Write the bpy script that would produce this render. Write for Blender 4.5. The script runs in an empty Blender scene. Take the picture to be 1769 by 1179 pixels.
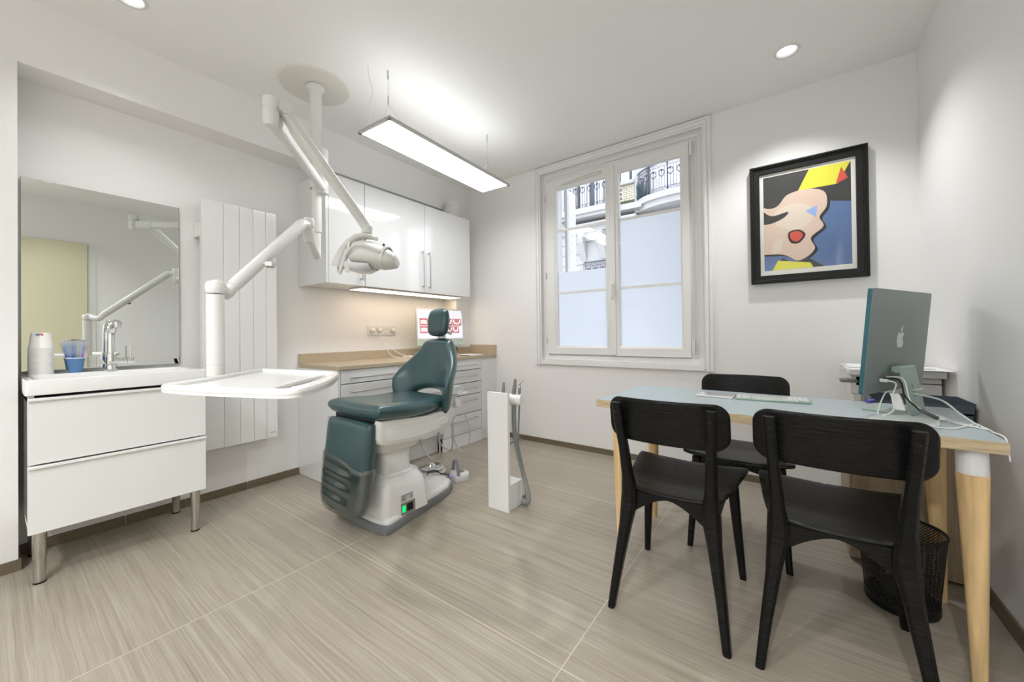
import bpy, bmesh, math, random
from mathutils import Vector, Matrix, geometry
C = bpy.context.scene.collection
PI = math.pi
rnd = random.Random(7)

# ------------------------------------------------------------------ materials
MATS = {}
def mat(name, col, rough=0.5, metal=0.0, spec=0.5, coat=0.0, trans=0.0, emit=None, estr=0.0, noise=0.0, nscale=8.0, bump=0.0, bscale=60.0, stretch=None, alpha=None):
    if name in MATS: return MATS[name]
    m = bpy.data.materials.new(name); m.use_nodes = True
    nt = m.node_tree; b = nt.nodes['Principled BSDF']
    b.inputs['Base Color'].default_value = (*col, 1); b.inputs['Roughness'].default_value = rough
    b.inputs['Metallic'].default_value = metal; b.inputs['Specular IOR Level'].default_value = spec
    b.inputs['Coat Weight'].default_value = coat; b.inputs['Coat Roughness'].default_value = 0.03
    b.inputs['Transmission Weight'].default_value = trans
    if alpha is not None: b.inputs['Alpha'].default_value = alpha
    if emit: b.inputs['Emission Color'].default_value = (*emit, 1); b.inputs['Emission Strength'].default_value = estr
    if noise or bump:
        tc = nt.nodes.new('ShaderNodeTexCoord'); mp = nt.nodes.new('ShaderNodeMapping')
        nt.links.new(tc.outputs['Object'], mp.inputs['Vector'])
        if stretch: mp.inputs['Scale'].default_value = stretch
        if noise:
            n = nt.nodes.new('ShaderNodeTexNoise'); n.inputs['Scale'].default_value = nscale; n.inputs['Detail'].default_value = 6
            nt.links.new(mp.outputs[0], n.inputs['Vector'])
            r = nt.nodes.new('ShaderNodeValToRGB')
            r.color_ramp.elements[0].position = 0.3; r.color_ramp.elements[1].position = 0.7
            r.color_ramp.elements[0].color = (*[c * (1 - noise) for c in col], 1)
            r.color_ramp.elements[1].color = (*[min(1, c * (1 + noise)) for c in col], 1)
            nt.links.new(n.outputs['Fac'], r.inputs[0]); nt.links.new(r.outputs[0], b.inputs['Base Color'])
        if bump:
            n2 = nt.nodes.new('ShaderNodeTexNoise'); n2.inputs['Scale'].default_value = bscale; n2.inputs['Detail'].default_value = 4
            nt.links.new(mp.outputs[0], n2.inputs['Vector'])
            bp = nt.nodes.new('ShaderNodeBump'); bp.inputs['Strength'].default_value = bump; bp.inputs['Distance'].default_value = 0.002
            nt.links.new(n2.outputs['Fac'], bp.inputs['Height']); nt.links.new(bp.outputs[0], b.inputs['Normal'])
    MATS[name] = m
    return m

WALL = mat('wall paint', (0.83, 0.825, 0.815), 0.75, bump=0.08, bscale=250)
CEIL = mat('ceiling paint', (0.88, 0.88, 0.865), 0.85, bump=0.05, bscale=250)
WHITE = mat('white satin', (0.81, 0.81, 0.80), 0.35)
GLOSSW = mat('white gloss lacquer', (0.74, 0.745, 0.74), 0.08, coat=0.6)
CERAM = mat('ceramic', (0.78, 0.78, 0.77), 0.08, coat=0.6)
PLASW = mat('white plastic', (0.73, 0.73, 0.715), 0.25, coat=0.3)
UNITW = mat('dental unit plastic', (0.70, 0.705, 0.68), 0.42, coat=0.08)
RADI = mat('radiator enamel', (0.76, 0.765, 0.745), 0.16, coat=0.5)
FRAMEW = mat('window frame plastic', (0.80, 0.795, 0.78), 0.35)
CHROME = mat('chrome', (0.85, 0.85, 0.85), 0.06, metal=1)
STEEL = mat('brushed steel', (0.60, 0.58, 0.55), 0.3, metal=1, noise=0.15, nscale=30, stretch=(8, 8, 0.4))
ALU = mat('aluminium', (0.55, 0.55, 0.53), 0.35, metal=0.7)
BLACKW = mat('black stained ash', (0.0055, 0.0055, 0.0055), 0.31, spec=0.22, noise=0.6, nscale=9, bump=0.9, bscale=10, stretch=(1.2, 18, 18))
BLACKM = mat('black satin', (0.009, 0.010, 0.009), 0.45, spec=0.3)
TEAL = mat('teal upholstery', (0.019, 0.066, 0.073), 0.32, spec=0.6, coat=0.5, bump=0.12, bscale=300)
MATS['teal upholstery'].node_tree.nodes['Principled BSDF'].inputs['Coat Roughness'].default_value = 0.22
GREYR = mat('grey rubber', (0.20, 0.21, 0.22), 0.55)
HOSE = mat('grey hose', (0.26, 0.27, 0.26), 0.5)
HOSEL = mat('light grey hose', (0.5, 0.5, 0.48), 0.45)
STONE = mat('beige quartz', (0.47, 0.39, 0.28), 0.25, noise=0.12, nscale=180)
BAMBOO = mat('bamboo', (0.74, 0.52, 0.26), 0.4, noise=0.22, nscale=5, stretch=(9, 9, 0.7))
OAK = mat('oak edge', (0.55, 0.43, 0.27), 0.5, noise=0.25, nscale=12, stretch=(1.2, 1.2, 12))
OAKV = mat('oak veneer', (0.38, 0.30, 0.20), 0.5, noise=0.18, nscale=14, stretch=(6, 6, 0.35))
DESKT = mat('pale blue laminate', (0.39, 0.46, 0.48), 0.32)
SKIRT = mat('brown skirting tile', (0.155, 0.125, 0.08), 0.45, noise=0.2, nscale=10, stretch=(1, 1, 25))
GROUT = mat('grout', (0.48, 0.44, 0.37), 0.7)
WIREW = mat('white cable', (0.78, 0.78, 0.75), 0.4)
WIREG = mat('pale green cable', (0.60, 0.68, 0.62), 0.5)
GREENA = mat('pale green aluminium', (0.36, 0.47, 0.41), 0.35, metal=0.3)
TEALA = mat('teal aluminium edge', (0.045, 0.15, 0.18), 0.4, metal=0.3)
TEALB = mat('grey teal aluminium', (0.25, 0.285, 0.275), 0.38, metal=0.5)
LOGO = mat('mint logo', (0.60, 0.70, 0.65), 0.3)
PAPER = mat('paper', (0.82, 0.82, 0.81), 0.8)
TRAYB = mat('dark blue plastic', (0.07, 0.09, 0.11), 0.45)
CUPB = mat('blue paper', (0.09, 0.21, 0.42), 0.6)
CUPW = mat('white paper cup', (0.93, 0.92, 0.89), 0.6)
RED = mat('red print', (0.65, 0.05, 0.04), 0.5)
BLUEP = mat('blue print', (0.05, 0.25, 0.5), 0.5)
YELLOW = mat('yellow panel', (0.66, 0.63, 0.45), 0.5)
GREEN = mat('green switch', (0.0, 0.3, 0.08), 0.3, emit=(0.0, 0.8, 0.2), estr=0.5)
LILAC = mat('violet light', (0.2, 0.1, 0.8), 0.3, emit=(0.25, 0.1, 1.0), estr=2.5)
DARKP = mat('dark grey plastic', (0.05, 0.05, 0.048), 0.5)
GREYP = mat('mid grey plastic', (0.22, 0.22, 0.21), 0.5)
TEXTI = mat('grey ink', (0.16, 0.16, 0.15), 0.6)
MIRROR = mat('mirror glass', (0.80, 0.825, 0.80), 0.0, metal=1)
MIRE = mat('mirror edge', (0.35, 0.4, 0.36), 0.3)
STONEF = mat('facade limestone', (0.47, 0.46, 0.445), 0.8, noise=0.06, nscale=2)
BRICKF = mat('facade pale brick', (0.60, 0.55, 0.42), 0.8, noise=0.1, nscale=3)
IRON = mat('wrought iron', (0.05, 0.055, 0.10), 0.5)
WINDK = mat('facade window glass', (0.10, 0.115, 0.14), 0.1)
LEDP = mat('led diffuser', (0.9, 0.9, 0.9), 0.5, emit=(0.98, 0.99, 1.0), estr=8.6)
LEDU = mat('led uplight', (0.9, 0.9, 0.9), 0.5, emit=(0.98, 0.99, 1.0), estr=1.8)
DLIT = mat('downlight lamp', (0.9, 0.9, 0.9), 0.5, emit=(1.0, 0.97, 0.93), estr=6.0)
WARM = mat('warm strip light', (0.9, 0.8, 0.7), 0.5, emit=(1.0, 0.76, 0.54), estr=2.2)
HEADL = mat('lamp reflector glass', (0.75, 0.78, 0.82), 0.08, coat=1)

def glass_mat(name, tint, gloss=0.12, rough=0.0, fac=None):
    m = bpy.data.materials.new(name); m.use_nodes = True; nt = m.node_tree; nt.nodes.clear()
    o = nt.nodes.new('ShaderNodeOutputMaterial'); t = nt.nodes.new('ShaderNodeBsdfTransparent'); t.inputs[0].default_value = (*tint, 1)
    g = nt.nodes.new('ShaderNodeBsdfGlossy'); g.inputs['Roughness'].default_value = rough
    mx = nt.nodes.new('ShaderNodeMixShader')
    fr = nt.nodes.new('ShaderNodeFresnel'); fr.inputs[0].default_value = 1.45
    mm = nt.nodes.new('ShaderNodeMath'); mm.operation = 'ADD'; mm.inputs[1].default_value = gloss
    ge = nt.nodes.new('ShaderNodeNewGeometry'); iv = nt.nodes.new('ShaderNodeMath'); iv.operation = 'SUBTRACT'; iv.inputs[0].default_value = 1.0; nt.links.new(ge.outputs['Backfacing'], iv.inputs[1]); ml = nt.nodes.new('ShaderNodeMath'); ml.operation = 'MULTIPLY'
    nt.links.new(fr.outputs[0], mm.inputs[0]); nt.links.new(mm.outputs[0], ml.inputs[0]); nt.links.new(iv.outputs[0], ml.inputs[1]); nt.links.new(ml.outputs[0], mx.inputs[0])
    nt.links.new(t.outputs[0], mx.inputs[1]); nt.links.new(g.outputs[0], mx.inputs[2]); nt.links.new(mx.outputs[0], o.inputs[0])
    return m
GLASS = glass_mat('window glass', (0.97, 0.98, 0.99), 0.0)
PGLASS = glass_mat('picture glass', (1, 1, 1), 0.0)
CLEARP = glass_mat('clear plastic cover', (0.70, 0.72, 0.69), 0.13, 0.08)
WRAP = glass_mat('plastic wrap', (0.96, 0.97, 0.98), 0.05, 0.3)
nt_ = WRAP.node_tree; mz = nt_.nodes.new('ShaderNodeMixShader'); df_ = nt_.nodes.new('ShaderNodeBsdfDiffuse'); df_.inputs[0].default_value = (.85, .88, .92, 1); tl_ = nt_.nodes.new('ShaderNodeBsdfTranslucent'); tl_.inputs[0].default_value = (.85, .88, .92, 1); m2_ = nt_.nodes.new('ShaderNodeMixShader'); nt_.links.new(df_.outputs[0], m2_.inputs[1]); nt_.links.new(tl_.outputs[0], m2_.inputs[2])
old_ = [n for n in nt_.nodes if n.type == 'OUTPUT_MATERIAL'][0]; src_ = old_.inputs[0].links[0].from_socket; mz.inputs[0].default_value = .30; nt_.links.new(src_, mz.inputs[1]); nt_.links.new(m2_.outputs[0], mz.inputs[2]); nt_.links.new(mz.outputs[0], old_.inputs[0])

def frosted():
    m = bpy.data.materials.new('frosted film'); m.use_nodes = True; nt = m.node_tree; nt.nodes.clear()
    o = nt.nodes.new('ShaderNodeOutputMaterial'); t = nt.nodes.new('ShaderNodeBsdfTranslucent'); t.inputs[0].default_value = (0.93, 0.95, 0.98, 1)
    d = nt.nodes.new('ShaderNodeBsdfDiffuse'); d.inputs[0].default_value = (0.7, 0.72, 0.75, 1)
    tr = nt.nodes.new('ShaderNodeBsdfTransparent'); tr.inputs[0].default_value = (1, 1, 1, 1)
    a = nt.nodes.new('ShaderNodeMixShader'); a.inputs[0].default_value = 0.16
    b = nt.nodes.new('ShaderNodeMixShader'); b.inputs[0].default_value = 0.10
    nt.links.new(t.outputs[0], a.inputs[1]); nt.links.new(d.outputs[0], a.inputs[2])
    nt.links.new(a.outputs[0], b.inputs[1]); nt.links.new(tr.outputs[0], b.inputs[2]); nt.links.new(b.outputs[0], o.inputs[0])
    return m
FROST = frosted()

def mesh_net():
    # perforated black wire mesh: transparent holes cut by two sine gratings on the object's own coordinates
    m = bpy.data.materials.new('black wire mesh'); m.use_nodes = True; nt = m.node_tree; nt.nodes.clear()
    o = nt.nodes.new('ShaderNodeOutputMaterial'); b = nt.nodes.new('ShaderNodeBsdfPrincipled')
    b.inputs['Base Color'].default_value = (0.012, 0.012, 0.012, 1); b.inputs['Roughness'].default_value = 0.5
    tr = nt.nodes.new('ShaderNodeBsdfTransparent'); mx = nt.nodes.new('ShaderNodeMixShader')
    tc = nt.nodes.new('ShaderNodeTexCoord'); sp = nt.nodes.new('ShaderNodeSeparateXYZ'); nt.links.new(tc.outputs['Object'], sp.inputs[0])
    at = nt.nodes.new('ShaderNodeMath'); at.operation = 'ARCTAN2'; nt.links.new(sp.outputs['X'], at.inputs[0]); nt.links.new(sp.outputs['Y'], at.inputs[1])
    outs = []
    for src, k, sgn in ((at.outputs[0], 75.0, 1), (at.outputs[0], 75.0, -1)):
        m1 = nt.nodes.new('ShaderNodeMath'); m1.operation = 'MULTIPLY'; m1.inputs[1].default_value = k; nt.links.new(src, m1.inputs[0])
        m0 = nt.nodes.new('ShaderNodeMath'); m0.operation = 'MULTIPLY'; m0.inputs[1].default_value = 560.0 * sgn; nt.links.new(sp.outputs['Z'], m0.inputs[0])
        ad = nt.nodes.new('ShaderNodeMath'); ad.operation = 'ADD'; nt.links.new(m1.outputs[0], ad.inputs[0]); nt.links.new(m0.outputs[0], ad.inputs[1])
        s = nt.nodes.new('ShaderNodeMath'); s.operation = 'SINE'; nt.links.new(ad.outputs[0], s.inputs[0])
        g = nt.nodes.new('ShaderNodeMath'); g.operation = 'LESS_THAN'; g.inputs[1].default_value = 0.35; nt.links.new(s.outputs[0], g.inputs[0]); outs.append(g)
    mu = nt.nodes.new('ShaderNodeMath'); mu.operation = 'MULTIPLY'; nt.links.new(outs[0].outputs[0], mu.inputs[0]); nt.links.new(outs[1].outputs[0], mu.inputs[1])
    nt.links.new(mu.outputs[0], mx.inputs[0]); nt.links.new(b.outputs[0], mx.inputs[1]); nt.links.new(tr.outputs[0], mx.inputs[2]); nt.links.new(mx.outputs[0], o.inputs[0])
    return m
NET = mesh_net()

def floor_mat():
    m = bpy.data.materials.new('striated beige tile'); m.use_nodes = True; nt = m.node_tree; b = nt.nodes['Principled BSDF']
    N = nt.nodes.new; L = nt.links.new
    tc = N('ShaderNodeTexCoord'); sp = N('ShaderNodeSeparateXYZ'); L(tc.outputs['Object'], sp.inputs[0])
    def math_(op, a, bv):
        n = N('ShaderNodeMath'); n.operation = op
        if isinstance(a, (int, float)): n.inputs[0].default_value = a
        else: L(a, n.inputs[0])
        if isinstance(bv, (int, float)): n.inputs[1].default_value = bv
        else: L(bv, n.inputs[1])
        return n.outputs[0]
    T = 1.191
    u = math_('DIVIDE', math_('ADD', sp.outputs['X'], 0.585 + 10 * T), T); v = math_('DIVIDE', math_('ADD', sp.outputs['Y'], -1.04 + 10 * T), T)
    tu = math_('FLOOR', u, 0); tv = math_('FLOOR', v, 0)
    # grain bends softly, and each tile is cut from another place
    off = math_('ADD', math_('MULTIPLY', tu, 7.3), math_('MULTIPLY', tv, 3.9))
    w = N('ShaderNodeTexNoise'); w.inputs['Scale'].default_value = 1.3; w.inputs['Detail'].default_value = 2
    cw = N('ShaderNodeCombineXYZ'); L(sp.outputs['X'], cw.inputs[0]); L(sp.outputs['Y'], cw.inputs[1]); L(off, cw.inputs[2]); L(cw.outputs[0], w.inputs['Vector'])
    yb = math_('ADD', sp.outputs['Y'], math_('MULTIPLY', w.outputs['Fac'], 0.04))
    def streak(sx, sy, det):
        c = N('ShaderNodeCombineXYZ'); L(math_('MULTIPLY', sp.outputs['X'], sx), c.inputs[0]); L(math_('MULTIPLY', yb, sy), c.inputs[1]); L(off, c.inputs[2])
        n = N('ShaderNodeTexNoise'); n.inputs['Scale'].default_value = 1.0; n.inputs['Detail'].default_value = det; n.inputs['Roughness'].default_value = 0.6
        L(c.outputs[0], n.inputs['Vector']); return n.outputs['Fac']
    s1 = streak(2.0, 150, 5); s2 = streak(5.0, 480, 3); s3 = streak(0.9, 30, 2)
    f = math_('ADD', math_('ADD', math_('MULTIPLY', s1, 0.5), math_('MULTIPLY', s2, 0.3)), math_('MULTIPLY', s3, 0.2))
    r = N('ShaderNodeValToRGB'); L(f, r.inputs[0])
    e = r.color_ramp.elements; e[0].position = 0.32; e[0].color = (0.235, 0.202, 0.158, 1); e[1].position = 0.70; e[1].color = (0.47, 0.428, 0.365, 1)
    x = r.color_ramp.elements.new(0.5); x.color = (0.345, 0.303, 0.243, 1)
    # grout lines
    fu = math_('FRACT', u, 0); fv = math_('FRACT', v, 0); g = 0.0016
    du = math_('MINIMUM', fu, math_('SUBTRACT', 1.0, fu)); dv = math_('MINIMUM', fv, math_('SUBTRACT', 1.0, fv))
    gl = math_('LESS_THAN', math_('MINIMUM', du, dv), g)
    mx = N('ShaderNodeMix'); mx.data_type = 'RGBA'; L(gl, mx.inputs[0]); L(r.outputs[0], mx.inputs[6]); mx.inputs[7].default_value = (0.54, 0.49, 0.42, 1)
    L(mx.outputs[2], b.inputs['Base Color']); b.inputs['Roughness'].default_value = 0.32; b.inputs['Specular IOR Level'].default_value = 0.5
    bp = N('ShaderNodeBump'); bp.inputs['Strength'].default_value = 0.15; bp.inputs['Distance'].default_value = 0.001; L(f, bp.inputs['Height']); L(bp.outputs[0], b.inputs['Normal'])
    return m
FLOORM = floor_mat()

# ------------------------------------------------------------------ mesh builder
class MB:
    def __init__(s): s.v = []; s.f = []; s.m = []
    def add(s, vs, fs, mi=0):
        b = len(s.v); s.v += [tuple(p) for p in vs]; s.f += [tuple(i + b for i in f) for f in fs]; s.m += [mi] * len(fs); return s
    def box(s, x0, x1, y0, y1, z0, z1, mi=0):
        vs = [(x, y, z) for z in (z0, z1) for y in (y0, y1) for x in (x0, x1)]
        return s.add(vs, [(0, 2, 3, 1), (4, 5, 7, 6), (0, 1, 5, 4), (2, 6, 7, 3), (0, 4, 6, 2), (1, 3, 7, 5)], mi)
    def rings(s, rs, cap=True, mi=0, closed=True):
        n = len(rs[0]); vs = [p for r in rs for p in r]; fs = []
        for k in range(len(rs) - 1):
            for i in range(n if closed else n - 1):
                j = (i + 1) % n; fs.append((k * n + i, k * n + j, (k + 1) * n + j, (k + 1) * n + i))
        if cap: fs.append(tuple(range(n))[::-1]); fs.append(tuple((len(rs) - 1) * n + i for i in range(n)))
        return s.add(vs, fs, mi)
    def prism(s, poly, f, a, b, mi=0):   # poly 2D, f(u,v,w)->xyz
        return s.rings([[f(u, v, a) for u, v in poly], [f(u, v, b) for u, v in poly]], True, mi)
    def cyl(s, p0, p1, r0, r1=None, n=24, mi=0, cap=True):
        r1 = r0 if r1 is None else r1
        p0 = Vector(p0); p1 = Vector(p1); d = (p1 - p0).normalized()
        a = d.orthogonal().normalized(); b = d.cross(a)
        R = lambda p, r: [p + (a * math.cos(t) + b * math.sin(t)) * r for t in [2 * PI * i / n for i in range(n)]]
        return s.rings([R(p0, r0), R(p1, r1)], cap, mi)
    def lathe(s, c, prof, n=32, axis='z', mi=0, cap=False):
        c = Vector(c); rs = []
        for r, h in prof:
            ring = []
            for i in range(n):
                t = 2 * PI * i / n; a, b = r * math.cos(t), r * math.sin(t)
                ring.append(c + (Vector((a, b, h)) if axis == 'z' else Vector((a, h, b)) if axis == 'y' else Vector((h, a, b))))
            rs.append(ring)
        return s.rings(rs, cap, mi)
    def tube(s, pts, r, n=10, mi=0, sm=0, flat=None):
        P = [Vector(p) for p in pts]
        if sm:
            Q = []
            for i in range(len(P) - 1):
                p0 = P[max(i - 1, 0)]; p1 = P[i]; p2 = P[i + 1]; p3 = P[min(i + 2, len(P) - 1)]
                for k in range(sm):
                    t = k / sm
                    Q.append(0.5 * ((2 * p1) + (p2 - p0) * t + (2 * p0 - 5 * p1 + 4 * p2 - p3) * t * t + (3 * p1 - p0 - 3 * p2 + p3) * t ** 3))
            P = Q + [P[-1]]
        rs = []; up = None
        for i, p in enumerate(P):
            d = (P[min(i + 1, len(P) - 1)] - P[max(i - 1, 0)]).normalized()
            if up is None: up = d.orthogonal().normalized() if flat is None else Vector(flat)
            up = (up - d * up.dot(d)).normalized(); b = d.cross(up)
            rr = r[i * (len(r) - 1) // max(1, len(P) - 1)] if isinstance(r, (list,)) else r
            ra, rb = rr if isinstance(rr, tuple) else (rr, rr)
            rs.append([p + up * math.cos(2 * PI * k / n) * ra + b * math.sin(2 * PI * k / n) * rb for k in range(n)])
        return s.rings(rs, True, mi)
    def ball(s, c, r, n=16, mi=0, sc=(1, 1, 1)):
        c = Vector(c); rs = []
        for i in range(1, n // 2):
            t = PI * i / (n // 2); rs.append([c + Vector((r * sc[0] * math.sin(t) * math.cos(2 * PI * k / n), r * sc[1] * math.sin(t) * math.sin(2 * PI * k / n), r * sc[2] * math.cos(t))) for k in range(n)])
        return s.rings(rs, True, mi)
    def xf(s, M): s.v = [tuple(M @ Vector(p)) for p in s.v]; return s

def wloc(o):
    p = Vector((0, 0, 0))
    while o is not None: p += o.location; o = o.parent
    return p
def setp(o, **k):
    for a, b in k.items():
        if b is not None: o[a] = b
    return o
def obj(name, mb, m, parent=None, label=None, cat=None, group=None, kind=None, bevel=0.0, seg=2, smooth=True, angle=35, sub=0):
    me = bpy.data.meshes.new(name)
    if parent is None:
        xs = [v[0] for v in mb.v]; ys = [v[1] for v in mb.v]; zs = [v[2] for v in mb.v]
        loc = Vector(((min(xs) + max(xs)) / 2, (min(ys) + max(ys)) / 2, min(zs))) if kind != 'structure' else Vector((0, 0, 0))
        off = loc
    else: loc = Vector((0, 0, 0)); off = wloc(parent)
    me.from_pydata([tuple(Vector(v) - off) for v in mb.v], [], mb.f)
    ms = m if isinstance(m, (list, tuple)) else [m]
    for x in ms: me.materials.append(x)
    for p, i in zip(me.polygons, mb.m): p.material_index = i
    bm = bmesh.new(); bm.from_mesh(me); bmesh.ops.remove_doubles(bm, verts=bm.verts, dist=1e-6)
    if not getattr(mb, 'keepn', False): bmesh.ops.recalc_face_normals(bm, faces=bm.faces)
    bm.to_mesh(me); bm.free()
    if smooth:
        me.polygons.foreach_set('use_smooth', [True] * len(me.polygons)); me.set_sharp_from_angle(angle=math.radians(angle))
    o = bpy.data.objects.new(name, me); C.objects.link(o); o.location = loc
    if parent: o.parent = parent
    if bevel:
        b = o.modifiers.new('bevel', 'BEVEL'); b.width = bevel; b.segments = seg; b.limit_method = 'ANGLE'; b.angle_limit = math.radians(35); b.harden_normals = False
    if sub: q = o.modifiers.new('sub', 'SUBSURF'); q.levels = sub; q.render_levels = sub
    return setp(o, label=label, category=cat, group=group, kind=kind)
def thing(name, label, cat, loc=(0, 0, 0), group=None, kind=None):
    o = bpy.data.objects.new(name, None); C.objects.link(o); o.location = loc; o.empty_display_size = 0.1
    return setp(o, label=label, category=cat, group=group, kind=kind)
def copy_tree(o, parent=None):
    c = o.copy(); C.objects.link(c); c.parent = parent
    for ch in list(o.children): copy_tree(ch, c)
    return c
def struct(name, mb, m, parent=None, **k):
    o = obj(name, mb, m, parent, kind='structure' if parent is None else None, **k); return o

def rrect(x0, x1, y0, y1, r, n=6):
    pts = []
    for cx, cy, a in ((x1 - r, y1 - r, 0), (x0 + r, y1 - r, 90), (x0 + r, y0 + r, 180), (x1 - r, y0 + r, 270)):
        for i in range(n + 1):
            t = math.radians(a + 90 * i / n); pts.append((cx + r * math.cos(t), cy + r * math.sin(t)))
    return pts
def smooth_poly(pts, k=6, closed=True):
    P = [Vector(p) for p in pts]; n = len(P); out = []
    for i in range(n if closed else n - 1):
        g = (lambda j: P[j % n]) if closed else (lambda j: P[max(0, min(n - 1, j))])
        p0, p1, p2, p3 = g(i - 1), g(i), g(i + 1), g(i + 2)
        for q in range(k):
            t = q / k; out.append(tuple(0.5 * ((2 * p1) + (p2 - p0) * t + (2 * p0 - 5 * p1 + 4 * p2 - p3) * t * t + (3 * p1 - p0 - 3 * p2 + p3) * t ** 3)))
    if not closed: out.append(tuple(P[-1]))
    return out
def pillow(outline, T, r, f, cell=0.02, back=1.0, extra=None):
    """closed cushion: 2D outline, half thickness T, rounding width r, f(u,v,w)->xyz"""
    O = []
    n = len(outline)
    for i in range(n):
        a = Vector(outline[i]); b = Vector(outline[(i + 1) % n]); k = max(1, int((b - a).length / (cell * 0.8)))
        O += [a + (b - a) * j / k for j in range(k)]
    N = len(O)
    area = sum(O[i].x * O[(i + 1) % N].y - O[(i + 1) % N].x * O[i].y for i in range(N))
    if area < 0: O.reverse()
    def inside(p):
        c = False
        for i in range(N):
            a = O[i]; b = O[(i + 1) % N]
            if (a.y > p.y) != (b.y > p.y) and p.x < (b.x - a.x) * (p.y - a.y) / (b.y - a.y) + a.x: c = not c
        return c
    def dist(p):
        m = 9
        for i in range(N):
            a = O[i]; b = O[(i + 1) % N]; d = b - a; t = max(0, min(1, (p - a).dot(d) / max(1e-12, d.length_squared))); m = min(m, (a + d * t - p).length)
        return m
    pts = list(O)
    ins = [q * r for q in (0.03, 0.12, 0.28, 0.52, 0.8)]
    for q in ins:
        for i in range(N):
            t = (O[(i + 1) % N] - O[i - 1]).normalized(); nn = Vector((-t.y, t.x)); p = O[i] + nn * q
            if inside(p) and abs(dist(p) - q) < 0.05 * q + 1e-5: pts.append(p)
    x0 = min(p.x for p in O); x1 = max(p.x for p in O); y0 = min(p.y for p in O); y1 = max(p.y for p in O)
    x = x0
    while x < x1:
        y = y0
        while y < y1:
            p = Vector((x, y))
            if inside(p) and dist(p) > r * 0.9: pts.append(p)
            y += cell
        x += cell
    vs, es, fs, *_ = geometry.delaunay_2d_cdt([Vector(p) for p in pts], [(i, (i + 1) % N) for i in range(N)], [], 1, 1e-7)
    hs = []
    for p in vs:
        d = dist(p); d = 0 if d < 1e-5 else d
        t = 1 - min(1, d / r); h = T * math.sqrt(max(0, 1 - t * t)); hs.append(h)
    mb = MB()
    F = [tuple(q) for q in fs]
    mb.add([f(p.x, p.y, h) for p, h in zip(vs, hs)], F); mb.add([f(p.x, p.y, -h * back) for p, h in zip(vs, hs)], [q[::-1] for q in F])
    return mb
def flat_poly(mb, poly, f, mi=0):
    fs = geometry.tessellate_polygon([[Vector((u, v, 0)) for u, v in poly]])
    mb.add([f(u, v) for u, v in poly], [tuple(t) for t in fs], mi); return mb
def text(name, s, size, m, parent, M, label=None, thick=0.0002, shear=0.0):
    cu = bpy.data.curves.new(name, 'FONT'); cu.body = s; cu.size = size; cu.extrude = thick; cu.shear = shear; cu.align_x = 'LEFT'
    t = bpy.data.objects.new(name, cu); C.objects.link(t); bpy.context.view_layer.update()
    me = bpy.data.meshes.new_from_object(t.evaluated_get(bpy.context.evaluated_depsgraph_get())); bpy.data.objects.remove(t); bpy.data.curves.remove(cu)
    me.transform(Matrix.Translation(-wloc(parent)) @ M); me.materials.clear(); me.materials.append(m)
    o = bpy.data.objects.new(name, me); C.objects.link(o); o.parent = parent
    if label: o['label'] = label
    return o

# ------------------------------------------------------------------ room constants
XL = -3.007; XP = -2.815; YB = 3.084; XR = 0.597; ZC = 2.605; YF = -1.9; SOF = 2.300
NY0 = 0.079; PY = 2.880
T = 0.2

# floor and ceiling
struct('floor', MB().box(XL - T, XR + T, YF - T, YB + T, -0.1, 0), FLOORM)
DL = [(-2.44, 0.387), (0.007, 2.640), (-0.047, 0.347), (-1.25, -1.0), (-2.44, -1.2), (-0.047, -1.2)]  # last three are unseen lamps added behind the camera to brighten the room
def ceiling():
    bm = bmesh.new()
    def loop(pts):
        vs = [bm.verts.new((x, y, ZC)) for x, y in pts]
        for i in range(len(vs)): bm.edges.new((vs[i], vs[(i + 1) % len(vs)]))
    loop([(XL - T, YF - T), (XR + T, YF - T), (XR + T, YB + T), (XL - T, YB + T)])
    for cx, cy in DL: loop([(cx + 0.048 * math.cos(2 * PI * i / 32), cy + 0.048 * math.sin(2 * PI * i / 32)) for i in range(32)])
    bmesh.ops.triangle_fill(bm, use_beauty=True, use_dissolve=False, edges=bm.edges, normal=(0, 0, -1))
    mb = MB(); bm.verts.ensure_lookup_table(); bm.verts.index_update()
    mb.add([v.co.copy() for v in bm.verts], [[v.index for v in f.verts] for f in bm.faces]); bm.free()
    mb.box(XL - T, XR + T, YF - T, YB + T, ZC + 0.15, ZC + 0.25)
    struct('ceiling', mb, CEIL, smooth=False)
ceiling()
# left wall: niche back, near pier, soffit, corner pier
mb = MB(); mb.box(XL - T, XL, YF - T, YB + T, 0, ZC + 0.1)
struct('wall_left', mb, WALL, smooth=False)
struct('wall_left_near_pier', MB().box(XL, XP, YF, NY0, 0, ZC), WALL, smooth=False)
struct('wall_left_far_pier', MB().box(XL, XP, PY, YB, 0, SOF), WALL, smooth=False)
struct('ceiling_soffit', MB().box(XL, XP, NY0, YB, SOF, ZC), WALL, smooth=False)
# back wall with window opening
WX0, WX1, WZ0, WZ1 = -1.893, -0.505, 0.79, 2.545
mb = MB(); Y2 = YB + 0.38
mb.box(XL - T, WX0, YB, Y2, 0, ZC + 0.1); mb.box(WX1, XR + T, YB, Y2, 0, ZC + 0.1); mb.box(WX0, WX1, YB, Y2, 0, WZ0); mb.box(WX0, WX1, YB, Y2, WZ1, ZC + 0.1)
struct('wall_back', mb, WALL, smooth=False)
struct('wall_right', MB().box(XR, XR + T, YF - T, YB + T, 0, ZC + 0.1), WALL, smooth=False)
struct('wall_front', MB().box(XL - T, XR + T, YF - T, YF, 0, ZC + 0.1), WALL, smooth=False)
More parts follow.
